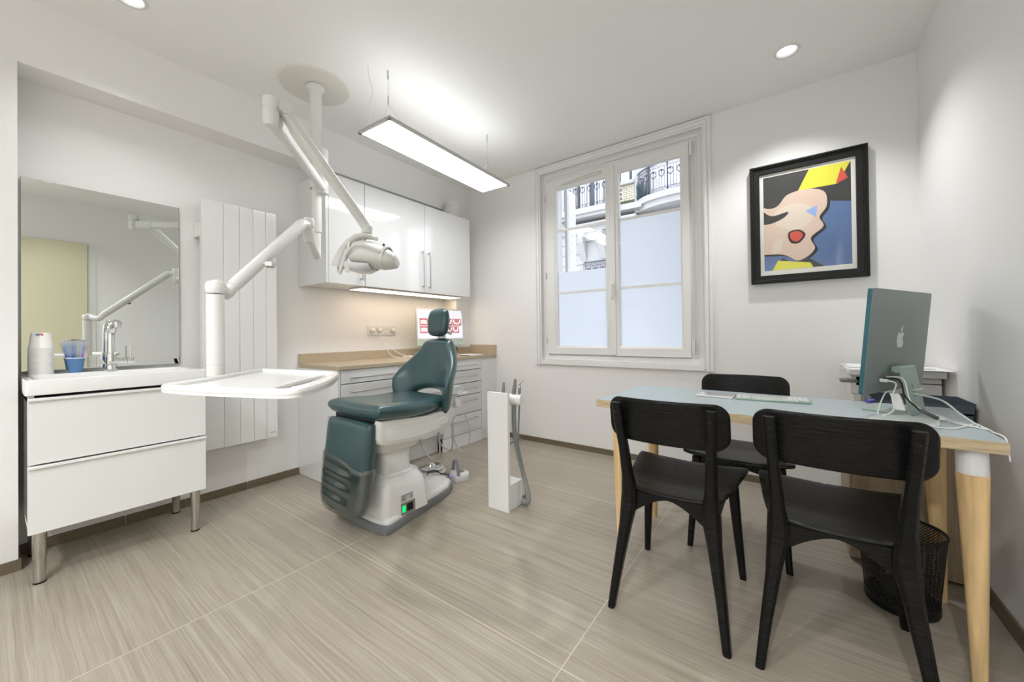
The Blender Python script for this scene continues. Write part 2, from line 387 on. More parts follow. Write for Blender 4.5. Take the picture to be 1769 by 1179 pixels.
# baseboards in tile lengths
def board(name, segs):
    mb = MB()
    for a in segs: mb.box(*a)
    struct(name, mb, SKIRT, bevel=0.001, seg=1)
BH = 0.05; BT = 0.009; g = 0.0025
board('baseboard_left', [(XL, XL + BT, y0 + g, y1 - g, 0, BH) for y0, y1 in ((NY0 + BT, 0.45), (0.45, 1.04), (1.04, 1.378))] +
      [(XP, XP + BT, YF, -0.75, 0, BH), (XP, XP + BT, -0.75 + g, NY0, 0, BH), (XL, XP + BT, NY0, NY0 + BT, 0, BH)])
board('baseboard_back', [(x0 + g, x1 - g, YB - BT, YB, 0, BH) for x0, x1 in ((-2.46, -1.776), (-1.776, -0.585), (-0.585, XR - BT))])
board('baseboard_right', [(XR - BT, XR, y0 + g, y1 - g, 0, 0.062) for y0, y1 in ((YF, -0.15), (0.80, 1.04), (1.04, 2.23), (2.23, YB - BT))])
mb = MB(); mb.box(XL, XL + 0.006, NY0, 1.378, 0, 0.003); mb.box(XL + 0.009, XR, YB - 0.013, YB - 0.009, 0, 0.002)
struct('trim_1', mb, GROUT)

# ------------------------------------------------------------------ window
win = thing('window_1', None, None, (-1.2, YB, WZ0), kind='structure')
mb = MB()
def prof_frame(mb, x0, x1, z0, z1, prof, bottom=True):
    """picture-frame moulding: prof = [(inset, y)], mitred"""
    rings = []
    for ins, y in prof:
        rings.append([(x0 + ins, y, z0 + (ins if bottom else 0)), (x1 - ins, y, z0 + (ins if bottom else 0)), (x1 - ins, y, z1 - ins), (x0 + ins, y, z1 - ins)])
    n = 4
    vs = [p for r in rings for p in r]; fs = []
    for k in range(len(rings) - 1):
        for i in range(4):
            if not bottom and i == 0: continue
            j = (i + 1) % 4; fs.append((k * 4 + i, k * 4 + j, (k + 1) * 4 + j, (k + 1) * 4 + i))
    mb.add(vs, fs); return mb
prof_frame(mb, -1.953, -0.444, 0.745, 2.598, [(0, YB), (0, YB - 0.022), (0.004, YB - 0.026), (0.018, YB - 0.026), (0.020, YB - 0.018), (0.026, YB - 0.016), (0.030, YB - 0.024), (0.046, YB - 0.024), (0.050, YB - 0.012), (0.060, YB - 0.010), (0.060, YB + 0.002)], bottom=False)
obj('architrave', mb, WHITE, win, angle=20)
obj('window_sill', MB().box(-1.893, -0.504, YB - 0.022, YB + 0.06, 0.748, 0.79), WHITE, win, bevel=0.003)
mb = MB()
prof_frame(mb, -1.8915, -0.5065, 0.7915, 2.5435, [(0, YB - 0.001), (0, YB + 0.036), (0.012, YB + 0.036), (0.016, YB + 0.042), (0.040, YB + 0.044), (0.044, YB + 0.056), (0.060, YB + 0.058), (0.064, YB + 0.062), (0.10, YB + 0.062), (0.10, YB + 0.14)])
obj('outer_frame', mb, FRAMEW, win, angle=20)
mb = MB()
for a in ((WX0, WX0 + 0.02, YB + 0.14, Y2, 0.8, 2.54), (WX1 - 0.02, WX1, YB + 0.14, Y2, 0.8, 2.54), (WX0, WX1, YB + 0.14, Y2, WZ0, 0.82), (WX0, WX1, YB + 0.14, Y2, 2.52, WZ1)): mb.box(*a)
obj('outer_reveal', mb, WHITE, win)
def sash(x0, x1, gx0, gx1, z0, z1, gz0, gz1, munt, film, yf):
    s = MB(); prof = []
    def ring(a, b, c, d, y): return [(a, y, c), (b, y, c), (b, y, d), (a, y, d)]
    L = (x0, x1, z0, z1); G = (gx0, gx1, gz0, gz1)
    ix = lambda t: (L[0] + (G[0] - L[0]) * t, L[1] + (G[1] - L[1]) * t, L[2] + (G[2] - L[2]) * t, L[3] + (G[3] - L[3]) * t)
    rs = [ring(*ix(0), yf + 0.06), ring(*ix(0), yf + 0.004), ring(*ix(0.03), yf), ring(*ix(0.78), yf), ring(*ix(0.80), yf + 0.004), ring(*ix(0.97), yf + 0.012), ring(*ix(1), yf + 0.02), ring(*ix(1), yf + 0.05)]
    vs = [p for r in rs for p in r]; fs = []
    for k in range(len(rs) - 1):
        for i in range(4): j = (i + 1) % 4; fs.append((k * 4 + i, k * 4 + j, (k + 1) * 4 + j, (k + 1) * 4 + i))
    s.add(vs, fs); o = obj('sash', s, FRAMEW, win, angle=15)
    mu = MB()
    for z in munt: mu.box(gx0, gx1, yf + 0.024, yf + 0.034, z - 0.011, z + 0.011)
    obj('glazing_bar', mu, FRAMEW, o)
    obj('pane', MB().box(gx0, gx1, yf + 0.030, yf + 0.033, gz0, gz1), GLASS, o, smooth=False)
    obj('frosted_film', MB().box(gx0, gx1, yf + 0.034, yf + 0.0345, gz0, film), FROST, o, smooth=False)
    return o
YS = YB + 0.022
sL = sash(-1.845, -1.215, -1.742, -1.268, 0.845, 2.458, 0.922, 2.372, (1.99, 1.41), 1.60, YS + 0.004)
sR = sash(-1.188, -0.600, -1.145, -0.666, 0.840, 2.472, 0.924, 2.383, (1.985, 1.41), 1.985, YS)
obj('meeting_stile', MB().box(-1.222, -1.176, YS - 0.010, YS + 0.05, 0.848, 2.46), FRAMEW, win, bevel=0.004)
# trickle vent
v = pillow(smooth_poly([(-1.705, 2.398), (-1.60, 2.418), (-1.40, 2.436), (-1.31, 2.438), (-1.292, 2.425), (-1.31, 2.408), (-1.45, 2.397), (-1.60, 2.392)], 4), 0.014, 0.014, lambda u, w, h: (u, YS + 0.004 - max(0, h), w), 0.012)
obj('trickle_vent', v, mat('vent plastic', (0.62, 0.64, 0.60), 0.4), win)
h = MB(); h.box(-1.212, -1.184, YS - 0.022, YS - 0.010, 1.33, 1.47)
h.cyl((-1.198, YS - 0.022, 1.435), (-1.198, YS - 0.05, 1.435), 0.010); h.tube([(-1.198, YS - 0.05, 1.445), (-1.198, YS - 0.052, 1.40), (-1.200, YS - 0.050, 1.31)], 0.009)
obj('handle', h, WHITE, win, bevel=0.003)
for x, z in ((-0.585, 2.36), (-0.583, 0.875), (-1.862, 2.28), (-1.862, 1.55), (-1.86, 0.935)):
    big = x > -1
    q = MB().cyl((x, YS + (0.0 if big else 0.012), z), (x, YS + (0.0 if big else 0.012), z + (0.10 if big else 0.06)), 0.009 if big else 0.003); obj('hinge', q, WHITE if big else ALU, win)

# ------------------------------------------------------------------ outside
YO = 12.0
fac = thing('apartment_building', 'pale limestone apartment building seen through the window across the street', 'building', (-4, YO, -1))
m = MB(); m.box(-14, 6, YO + 0.35, YO + 1, -3, 12)
# coursed blocks
def blocks(x0, x1, z0, z1, hh, gx=0.04):
    z = z0
    while z < z1: m.box(x0, x1, YO, YO + 0.36, z + 0.02, min(z + hh, z1) - 0.02); z += hh
blocks(-7.6, -5.62, -1, 4.62, 0.365); blocks(-4.2, 3, -1, 4.55, 0.365)
m.box(-7.6, 3, YO + 0.03, YO + 0.4, -1, 4.6)
m.box(-6.6, -5.95, YO, YO + 0.4, 5.0, 12); m.box(-4.85, -4.45, YO, YO + 0.4, 5.0, 12); m.box(-3.9, -3.55, YO, YO + 0.4, 4.8, 12); m.box(-2.2, -1.9, YO, YO + 0.4, 5, 12)
obj('wall', m, STONEF, fac, smooth=False)
c = MB()
c.box(-7.6, -3.8, YO - 0.25, YO + 0.3, 4.60, 4.72); c.box(-7.6, -3.8, YO - 0.12, YO + 0.3, 4.44, 4.60)
for x in (-5.65, -4.95): c.prism([(0, 4.4), (-0.35, 4.4), (-0.3, 4.1), (-0.05, 3.6), (0, 3.5)], lambda u, v, w, x=x: (x + w, YO + u, v), -0.09, 0.09)
c.box(-5.62, -4.65, YO - 0.08, YO + 0.1, 4.15, 4.30)
obj('cornice', c, STONEF, fac, smooth=False)
def fwin(x0, x1, z0, z1, y, shut=None):
    f = MB(); t = 0.06
    f.box(x0, x0 + t, y - 0.05, y + 0.05, z0, z1); f.box(x1 - t, x1, y - 0.05, y + 0.05, z0, z1); f.box(x0, x1, y - 0.05, y + 0.05, z1 - t, z1); f.box(x0, x1, y - 0.05, y + 0.05, z0, z0 + t)
    xm = (x0 + x1) / 2; f.box(xm - 0.05, xm + 0.05, y - 0.06, y + 0.05, z0, z1); f.box(x0, x1, y - 0.04, y + 0.04, z0 + (z1 - z0) * 0.66, z0 + (z1 - z0) * 0.66 + 0.05)
    o = obj('window', f, WHITE, fac, smooth=False); obj('pane', MB().box(x0, x1, y + 0.01, y + 0.02, z0, z1), WINDK, o, smooth=False)
    cu = MB()
    for k in range(4): cu.cyl((x0 + t + 0.02 + k * 0.035, y - 0.005, z0), (x0 + t + 0.02 + k * 0.035, y - 0.005, z1), 0.02, n=8)
    obj('curtain', cu, PAPER, o)
    if shut:
        for a, b in shut:
            s = MB(); s.box(a, b, y - 0.12, y - 0.09, z0, z1)
            z = z0
            while z < z1: s.box(a + 0.03, b - 0.03, y - 0.14, y - 0.11, z, z + 0.03); z += 0.07
            obj('shutter', s, WHITE, fac, smooth=False)
m2 = MB(); m2.box(-5.62, -4.2, YO - 0.02, YO + 0.1, 4.25, 4.5); obj('lintel', m2, STONEF, fac, smooth=False)
fwin(-5.44, -4.65, 2.6, 4.12, YO + 0.30)
fwin(-5.85, -5.25, 5.0, 7.6, YO + 0.2); fwin(-5.2, -4.9, 5.0, 7.6, YO + 0.2)
fwin(-4.38, -3.95, 5.86, 7.4, YO + 0.2)
fwin(-3.45, -2.3, 5.1, 7.6, YO + 0.2, [(-3.3, -2.95), (-2.85, -2.4)])
sl = MB(); sl.box(-4.42, -3.90, YO - 0.10, YO + 0.2, 5.76, 5.86); obj('window_ledge', sl, STONEF, fac, smooth=False)
bk = MB()
for i in range(7):
    for j in range(3): bk.box(-4.40 + 0.165 * j + (0.08 if i % 2 else 0), -4.40 + 0.165 * j + 0.155 + (0.08 if i % 2 else 0) - (0.08 if (i % 2 and j == 2) else 0), YO + 0.02, YO + 0.3, 5.26 + 0.07 * i, 5.32 + 0.07 * i)
obj('brick_panel', bk, BRICKF, fac, smooth=False)
bl = MB(); bl.box(-6.3, -4.4, YO - 0.55, YO + 0.3, 4.96, 5.14); bl.box(-6.2, -4.4, YO - 0.45, YO + 0.3, 4.86, 4.96); bl.box(-4.6, -3.6, YO - 0.3, YO + 0.3, 4.88, 5.06)
obj('balcony_slab', bl, STONEF, fac, smooth=False)
cv = smooth_poly([(-3.85, YO + 0.1), (-3.75, YO - 0.15), (-3.45, YO - 0.40), (-3.0, YO - 0.55), (-2.5, YO - 0.6), (-1.8, YO - 0.5)], 6, False)
cb = MB(); poly = cv + [(-1.8, YO + 0.3), (-3.85, YO + 0.3)]
cb.prism(poly, lambda u, v, w: (u, v, w), 4.95, 5.13); cb.prism([(u + 0.02, v + 0.1) for u, v in poly], lambda u, v, w: (u, v, w), 4.78, 4.95)
obj('curved_balcony_slab', cb, STONEF, fac)
def railing(path, z0, z1, name):
    r = MB()
    for z, q in ((z0, 0.012), (z0 + 0.10, 0.008), (z1 - 0.12, 0.008), (z1, 0.018)): r.tube([(x, y, z) for x, y in path], q, 6)
    d = 0; acc = 0
    for i in range(len(path) - 1):
        a = Vector(path[i]); b = Vector(path[i + 1]); L = (b - a).length; 
        while acc < L:
            p = a + (b - a) * (acc / L); d += 1; acc += 0.085
            r.cyl((p.x, p.y, z0 + 0.1), (p.x, p.y, z1 - (0.12 if d % 3 else 0.28)), 0.007, n=6)
            for zz in (z0 + 0.05, z1 - 0.06): r.lathe((p.x, p.y, zz), [(0.030, -0.006), (0.036, 0), (0.030, 0.006), (0.024, 0)], 8, 'y')
            if d % 3 == 0:
                for s in (-1, 1): r.tube([(p.x, p.y, z1 - 0.42), (p.x + 0.07 * s, p.y, z1 - 0.34), (p.x + 0.06 * s, p.y, z1 - 0.24), (p.x, p.y, z1 - 0.20)], 0.012, 6, sm=3)
                r.ball((p.x, p.y, z1 - 0.24), 0.03, 8)
        acc -= L
    obj(name, r, IRON, fac)
railing([(-6.15, YO - 0.45), (-4.45, YO - 0.45)], 5.17, 6.07, 'balcony_railing')
railing([(u, v + 0.08) for u, v in cv], 5.15, 5.98, 'balcony_railing')
railing([(-5.62, YO - 0.1), (-4.6, YO - 0.1)], 3.05, 3.42, 'window_guard')
pl = MB()
for k in range(60):
    x = -3.8 + rnd.random() * 0.28; y = YO - 0.08 + rnd.random() * 0.1; a = rnd.random() * 0.1
    pl.tube([(x, y, 5.14), (x + a - 0.05, y, 5.14 + 0.5 * rnd.random() + 0.1)], 0.008, 5)
obj('shrub', pl, mat('evergreen', (0.04, 0.10, 0.09), 0.7), None, 'dark green conifer in the corner of the curved balcony outside', 'plant')
sh = thing('window_shutter', 'white folded louvred shutter standing outside the left window sash', 'shutter', (-1.80, 3.47, 0.8))
f = MB(); f.box(-1.845, -1.815, 3.47, 3.66, 0.82, 2.50); obj('panel', f, WHITE, sh)
f = MB()
for k in range(18): f.box(-1.816, -1.812, 3.49, 3.64, 0.90 + k * 0.088, 0.965 + k * 0.088)
obj('slats', f, WHITE, sh)
struct('ground_street', MB().box(-14, 8, YB + 1.2, YO + 1, -3.2, -3.0), mat('asphalt', (0.18, 0.18, 0.18), 0.9))
struct('wall_exterior_sill', MB().box(-3, 1, Y2, Y2 + 0.03, 0.5, 0.78), STONEF)

# ------------------------------------------------------------------ lights
for i, (x, y) in enumerate(DL):
    lab = ['round recessed white ceiling downlight nearest the left niche wall', 'round recessed white ceiling downlight above the desk by the window wall', 'round recessed white ceiling downlight reflected at the top of the mirror', 'unseen fill downlight added in the middle of the room behind the camera', 'unseen fill downlight added behind the camera near the niche wall', 'unseen fill downlight added behind the camera near the right wall'][i]
    t = thing('ceiling_downlight', lab, 'ceiling light', (x, y, ZC), 'recessed downlights in the white ceiling')
    q = MB().lathe((x, y, ZC), [(0.060, -0.003), (0.062, 0.0), (0.060, -0.004), (0.050, -0.004), (0.046, 0.0), (0.036, 0.045), (0.034, 0.05), (0.0005, 0.05)], 40)
    obj('housing', q, GLOSSW, t)
    obj('lamp', MB().cyl((x, y, ZC + 0.044), (x, y, ZC + 0.049), 0.031, n=32), DLIT, t)
    ld = bpy.data.lights.new('downlight', 'SPOT'); ld.energy = (9, 27, 14, 56, 4, 84)[i]; ld.spot_size = math.radians(112 if i < 3 else 150); ld.spot_blend = 0.8; ld.shadow_soft_size = 0.035; ld.color = (0.98, 0.99, 1.0)  # wider cone for the unseen lamps added as fill
    lo = bpy.data.objects.new('downlight', ld); C.objects.link(lo); lo.location = (x, y, ZC - 0.006)

# LED pendant
PZ = 2.222
pend = thing('pendant_led_panel', 'long slim white LED panel lamp hung on wires from the ceiling', 'ceiling light', (-1.9, 1.86, PZ))
yaw = math.radians(2.1)
Mp = Matrix.Translation((-1.914, 1.868, PZ)) @ Matrix.Rotation(yaw, 4, 'Z')
q = MB(); W, Lh = 0.141, 0.585
q.box(-W, W, -Lh, Lh, 0.006, 0.016)
for a in ((-W, -W + 0.016, -Lh, Lh, 0, 0.012), (W - 0.016, W, -Lh, Lh, 0, 0.012), (-W, W, -Lh, -Lh + 0.016, 0, 0.012), (-W, W, Lh - 0.016, Lh, 0, 0.012)): q.box(*a)
obj('frame', q.xf(Mp), ALU, pend, bevel=0.002)
obj('diffuser', MB().box(-W + 0.016, W - 0.016, -Lh + 0.016, Lh - 0.016, 0.003, 0.006).xf(Mp), LEDP, pend, label='glowing white diffuser')
obj('uplight', MB().box(-W + 0.05, W - 0.05, -Lh + 0.05, Lh - 0.05, 0.0165, 0.018).xf(Mp), LEDU, pend)
for yy, top in ((1.397, 2.455), (2.312, 2.43)):
    w = MB(); w.cyl((-1.905, yy, top), (-1.905, yy, ZC - 0.04), 0.0011, n=6)
    w.cyl((-1.905, yy, ZC - 0.05), (-1.905, yy, ZC), 0.005, n=10); w.cyl((-1.905, yy, top), (-1.905, yy, top - 0.05), 0.004, n=10)
    for s in (-1, 1):
        w.cyl((-1.905, yy, top - 0.05), (-1.907 + s * 0.128, yy + 0.02, PZ + 0.016), 0.0009, n=6); w.ball((-1.907 + s * 0.128, yy + 0.02, PZ + 0.018), 0.006, 8)
    obj('suspension_wire', w, ALU, pend)
w = MB(); w.tube([(-1.96, 1.30, ZC), (-1.955, 1.305, 2.53), (-1.94, 1.315, 2.45), (-1.955, 1.30, 2.37), (-1.95, 1.30, 2.30), (-1.945, 1.31, PZ + 0.016)], 0.0022, 6, sm=6); obj('power_cord', w, WIREW, pend)

# ------------------------------------------------------------------ dental ceiling unit
du = thing('dental_ceiling_unit', 'white ceiling mounted dental arm unit carrying the operating lamp and the instrument tray', 'dental equipment', (-2.366, 1.203, ZC))
PX, PYY = -2.366, 1.203
fw = Vector((-0.5887, 0.8083, 0)); rt = Vector((0.8083, 0.5887, 0)); UPV = Vector((0, 0, 1))
obj('ceiling_plate', MB().lathe((-2.386, 1.208, ZC), [(0.0005, -0.018), (0.17, -0.016), (0.195, -0.010), (0.200, 0.0), (0.0005, 0.0)], 64), mat('cover plate plastic', (0.70, 0.69, 0.63), 0.4), du)
q = MB(); q.lathe((PX, PYY, 0), [(0.055, ZC - 0.02), (0.054, ZC - 0.032), (0.042, ZC - 0.042), (0.035, ZC - 0.05), (0.035, 1.95)], 32); obj('pole', q, UNITW, du)
SX = Vector((PX, PYY, 0)) + rt * 0.040
q = MB().lathe((SX.x, SX.y, 0), [(0.0005, 2.195), (0.028, 2.195), (0.031, 2.19), (0.031, 1.925), (0.028, 1.92), (0.0005, 1.92)], 28); obj('arm_collar', q, UNITW, du)
q = MB().lathe((PX, PYY, 0), [(0.0005, 1.96), (0.028, 1.96), (0.028, 1.685), (0.027, 1.68), (0.022, 1.678), (0.0005, 1.678)], 28)
obj('lower_pole', q, UNITW, du)
q = MB(); q.tube([(PX, PYY, 1.68), (PX, PYY, 1.60), (PX + 0.005, PYY - 0.003, 1.555), (PX + 0.035, PYY - 0.02, 1.528), (PX + 0.10, PYY - 0.058, 1.52), (-2.10, 1.047, 1.52), (-1.93, 0.945, 1.52), (-1.895, 0.925, 1.525)], 0.022, 20, sm=4)
obj('tray_arm_extension', q, UNITW, du)
J = Vector((-1.882, 0.917, 0))
q = MB(); q.lathe((J.x, J.y, 0), [(0.0005, 1.492), (0.018, 1.492), (0.024, 1.505), (0.024, 1.556), (0.0225, 1.558), (0.0225, 1.564), (0.025, 1.566), (0.026, 1.60), (0.021, 1.608), (0.0005, 1.608)], 24)
obj('tray_arm_joint', q, UNITW, du)
# tray spring arm
A = Vector((-1.648, 0.525, 1.218)); B = Vector((-1.858, 0.880, 1.572)); d = (B - A).normalized()
q = MB(); q.tube([A + d * 0.0, A + d * 0.03, B - d * 0.03, B], [0.021, 0.0235, 0.026, 0.022], 24)
q.tube([B - d * 0.01, B + Vector((-0.012, 0.02, -0.002)), (J.x, J.y, 1.585)], [0.018, 0.020, 0.021], 16)
pa = obj('tray_spring_arm', q, PLASW, du)
kn = A + d * 0.17 + rt * 0.036
q = MB(); q.cyl(A + d * 0.17 + rt * 0.02, kn, 0.008, n=12); q.cyl(kn - d * 0.001, kn + rt * 0.026 - Vector((0, 0, 0.002)), 0.017, n=6); obj('lock_knob', q, CHROME, pa, label='chrome lock knob')
P = Vector((-1.572, 0.453, 0))
q = MB(); q.tube([A + d * 0.01, A - d * 0.03 - Vector((0, 0, 0.006)), (P.x - 0.01, P.y + 0.012, 1.207), (P.x + 0.012, P.y - 0.01, 1.205)], [(0.019, 0.020), (0.019, 0.022), (0.018, 0.025), (0.014, 0.024)], 18, sm=3)
q.lathe((P.x, P.y, 0), [(0.0005, 1.184), (0.025, 1.184), (0.028, 1.192), (0.028, 1.215), (0.023, 1.224), (0.0005, 1.228)], 24)
obj('tray_elbow', q, PLASW, du)
q = MB().lathe((P.x, P.y, 0), [(0.0005, 0.905), (0.0255, 0.905), (0.0255, 0.938), (0.0245, 0.939), (0.0245, 0.941), (0.0255, 0.942), (0.0255, 1.180), (0.0005, 1.182)], 32); obj('tray_post', q, PLASW, du)
# tray
TO = [(-1.31, .262), (-1.24, .268), (-1.13, .298), (-1.01, .342), (-.935, .372), (-.905, .394), (-.902, .424), (-.935, .47), (-1.005, .54), (-1.09, .605), (-1.16, .655), (-1.20, .675), (-1.24, .680), (-1.37, .655), (-1.50, .628), (-1.57, .61), (-1.585, .592), (-1.55, .545), (-1.48, .468), (-1.40, .385), (-1.335, .30)]
TO = smooth_poly(TO, 4)
SL = smooth_poly([(-.968, .393), (-1.01, .412), (-1.10, .505), (-1.17, .592), (-1.180, .628), (-1.150, .624), (-1.08, .568), (-1.0, .485), (-.958, .432), (-.948, .405)], 4)
def holed(outer, hole, z0, z1):
    mb = MB(); fs = geometry.tessellate_polygon([[Vector((u, v, 0)) for u, v in outer], [Vector((u, v, 0)) for u, v in hole]])
    al = outer + hole
    mb.add([(u, v, z1) for u, v in al], [tuple(t) for t in fs]); mb.add([(u, v, z0) for u, v in al], [tuple(t)[::-1] for t in fs])
    for lp in (outer, hole): mb.rings([[(u, v, z0) for u, v in lp], [(u, v, z1) for u, v in lp]], False)
    return mb
tr = obj('tray', holed(TO, SL, 0.897, 0.907), PLASW, du, smooth=True)
def inset(poly, d):
    out = []; n = len(poly)
    for i in range(n):
        t = (Vector(poly[(i + 1) % n]) - Vector(poly[i - 1])).normalized(); out.append(Vector(poly[i]) + Vector((-t.y, t.x)) * d)
    return out
def loop_tube(mb, pts, ra, rb, n=10):
    P = [Vector(p) for p in pts]; N = len(P); rs = []
    for i in range(N):
        d = (P[(i + 1) % N] - P[i - 1]).normalized(); b = d.cross(UPV)
        rs.append([P[i] + UPV * math.cos(2 * PI * k / n) * ra + b * math.sin(2 * PI * k / n) * rb for k in range(n)])
    rs.append(rs[0]); mb.rings(rs, False); return mb
q = MB(); loop_tube(q, [(p.x, p.y, 0.9075) for p in inset(TO, 0.009)], 0.0105, 0.010); obj('tray_rim', q, PLASW, tr)
q = MB(); loop_tube(q, [(u, v, 0.9065) for u, v in SL], 0.0085, 0.006); obj('handle_opening_rim', q, PLASW, tr)
gp = [(-.925, .415), (-.945, .445), (-.99, .497), (-1.04, .545), (-1.09, .588)]
q = MB(); q.tube([(u - 0.0, v, 0.908) for u, v in gp], [(0.0125, 0.014), (0.0130, 0.016), (0.0125, 0.014)], 14, sm=5, flat=(0, 0, 1)); obj('tray_grip', q, PLASW, tr, bevel=0.002)

# lamp arms
S = Vector((-1.742, 1.142, 0)); E0 = Vector((-1.725, 0.690, 0))
a0 = Vector((SX.x, SX.y, 1.955)); a1 = Vector((E0.x, E0.y, 1.945)); dd = (a1 - a0).normalized(); sd = dd.cross(UPV)
q = MB()
def bar(mb, p, w, h, q_, w2, h2, side, up):
    def sec(c, a, b): return [c + side * x * a + up * y * b for x, y in ((-1, -.6), (-.6, -1), (.6, -1), (1, -.6), (1, .6), (.6, 1), (-.6, 1), (-1, .6))]
    mb.rings([sec(p, w, h), sec(q_, w2, h2)], True); return mb
bar(q, a0 + dd * 0.0, 0.022, 0.026, a1 - dd * 0.10, 0.021, 0.026, sd, UPV); o = obj('lamp_extension_arm', q, UNITW, du, bevel=0.004)
q = MB(); bar(q, a1 - dd * 0.14, 0.024, 0.030, a1 - dd * 0.03, 0.026, 0.034, sd, UPV); q.lathe((E0.x, E0.y, 0), [(0.0005, 1.905), (0.024, 1.907), (0.030, 1.92), (0.030, 1.972), (0.025, 1.976), (0.025, 1.984), (0.031, 1.988), (0.031, 2.020), (0.026, 2.026), (0.0005, 2.028)], 28)
obj('lamp_elbow', q, UNITW, du, bevel=0.003)
b0 = Vector((-1.732, 0.739, 2.003)); b1 = Vector((-1.7495, 1.128, 1.610)); db = (b1 - b0).normalized(); sb = Vector((0.85, 0.0, 0)).normalized(); ub = sb.cross(db).normalized(); ub = -ub if ub.z < 0 else ub
q = MB(); q.tube([(E0.x, E0.y, 2.005), b0 + Vector((0, 0.0, 0))], [(0.020, 0.026), (0.020, 0.028)], 14); q.cyl(b0 - sb * 0.030, b0 + sb * 0.030, 0.027, n=24)
bar(q, b0, 0.023, 0.024, b1, 0.021, 0.021, sb, ub); obj('lamp_spring_arm', q, UNITW, du, bevel=0.0015, angle=20)
q = MB(); bar(q, b1 - db * 0.02, 0.020, 0.022, Vector((S.x, S.y, 1.585)), 0.022, 0.020, sb, ub); q.lathe((S.x, S.y, 0), [(0.0005, 1.60), (0.024, 1.598), (0.026, 1.59), (0.026, 1.558), (0.018, 1.555), (0.018, 1.535), (0.0005, 1.535)], 24)
obj('lamp_yoke_joint', q, UNITW, du, bevel=0.002)
LP = lambda u, w, z: S + rt * u + fw * w + Vector((0, 0, z))
arc = [(0.047, 1.530, .030, .010), (0.03, 1.540, .034, .013), (-0.01, 1.545, .036, .015), (-0.05, 1.538, .038, .018), (-0.085, 1.512, .038, .022), (-0.115, 1.472, .036, .027), (-0.136, 1.430, .034, .030), (-0.150, 1.388, .030, .031)]
rs = []
for i, (u, z, w, h) in enumerate(arc):
    a = arc[max(0, i - 1)]; b = arc[min(len(arc) - 1, i + 1)]; t = Vector((b[0] - a[0], b[1] - a[1])).normalized(); nx, nz = t.y, -t.x
    if nz < 0: nx, nz = -nx, -nz
    rs.append([LP(u + nx * h * math.sin(k), w * math.cos(k), z + nz * h * math.sin(k)) for k in [2 * PI * j / 16 for j in range(16)]])
lh = obj('lamp_bracket', MB().rings(rs), UNITW, du)
q = MB(); q.cyl(LP(-0.145, -0.01, 1.405), LP(-0.145, -0.01, 1.358), 0.0035, n=10); obj('bracket_pin', q, GREYP, lh)
body = [(-.082, 1.440, .018, .02), (-.076, 1.442, .048, .05), (-.055, 1.443, .072, .082), (-.02, 1.442, .080, .100), (.02, 1.436, .079, .106), (.07, 1.426, .070, .100), (.11, 1.417, .060, .088), (.14, 1.410, .043, .07), (.152, 1.407, .024, .045)]
rs = [[LP(u, w * math.cos(k), z + h * (math.sin(k) if math.sin(k) > 0 else 0.72 * math.sin(k))) for k in [2 * PI * j / 28 for j in range(28)]] for u, z, h, w in body]
hb = obj('lamp_head', MB().rings(rs), UNITW, du)
def band(u, z, h, w, half, name, tilt=0.0):
    rr = [[LP(u + du_ + tilt * math.sin(k), (w + e) * math.cos(k), z + (h + e) * (math.sin(k) if math.sin(k) > 0 else 0.72 * math.sin(k))) for k in [2 * PI * j / 32 for j in range(32)]] for du_, e in ((-half, -.002), (-half, .0035), (half, .0035), (half, -.002))]
    return obj(name, MB().rings(rr, False), UNITW, hb)
band(.098, 1.420, .063, .091, .008, 'clamp_band', 0.012); band(-.060, 1.443, .070, .079, .006, 'rear_band', -0.014)
q = MB(); q.tube([LP(-.07, -.088, 1.435), LP(-.02, -.112, 1.470), (LP(.04, -.112, 1.468)), LP(.095, -.096, 1.442)], 0.006, 8, sm=6); obj('brow_rib', q, UNITW, hb)
q = MB(); q.tube([LP(-.085, -.04, 1.470), LP(-.103, -.04, 1.41), LP(-.126, -.04, 1.345)], [0.010, 0.0125, 0.0125, 0.009], 12); obj('lamp_handle', q, UNITW, lh)
q = MB(); q.cyl(LP(-.05, 0, 1.49), LP(-.10, 0, 1.495), 0.012, n=14); q.cyl(LP(-.02, 0, 1.51), LP(-.02, 0, 1.545), 0.012, n=14); obj('pivot', q, UNITW, lh)
q = MB(); q.cyl(LP(.098, -.05, 1.482), LP(.105, -.05, 1.492), 0.006, n=10); obj('band_screw', q, DARKP, hb)
rs = [[LP(u, w * math.cos(k), z + h * math.sin(k)) for k in [PI + PI * j / 12 for j in range(13)]] for u, z, h, w in ((-.085, 1.41, .045, .06), (-.03, 1.395, .045, .09), (.01, 1.392, .04, .09), (.035, 1.39, .02, .08))]
obj('reflector', MB().rings(rs, False, closed=False), HEADL, hb)
for P_ in (LP(-.085, -.04, 1.385),):
    q = MB().tube([LP(-.075, -.05, 1.40), LP(-.082, -.05, 1.375), LP(-.075, -.05, 1.352)], [(0.02, 0.006), (0.012, 0.005), (0.003, 0.003)], 8, sm=3); obj('shield_tip', q, UNITW, hb)

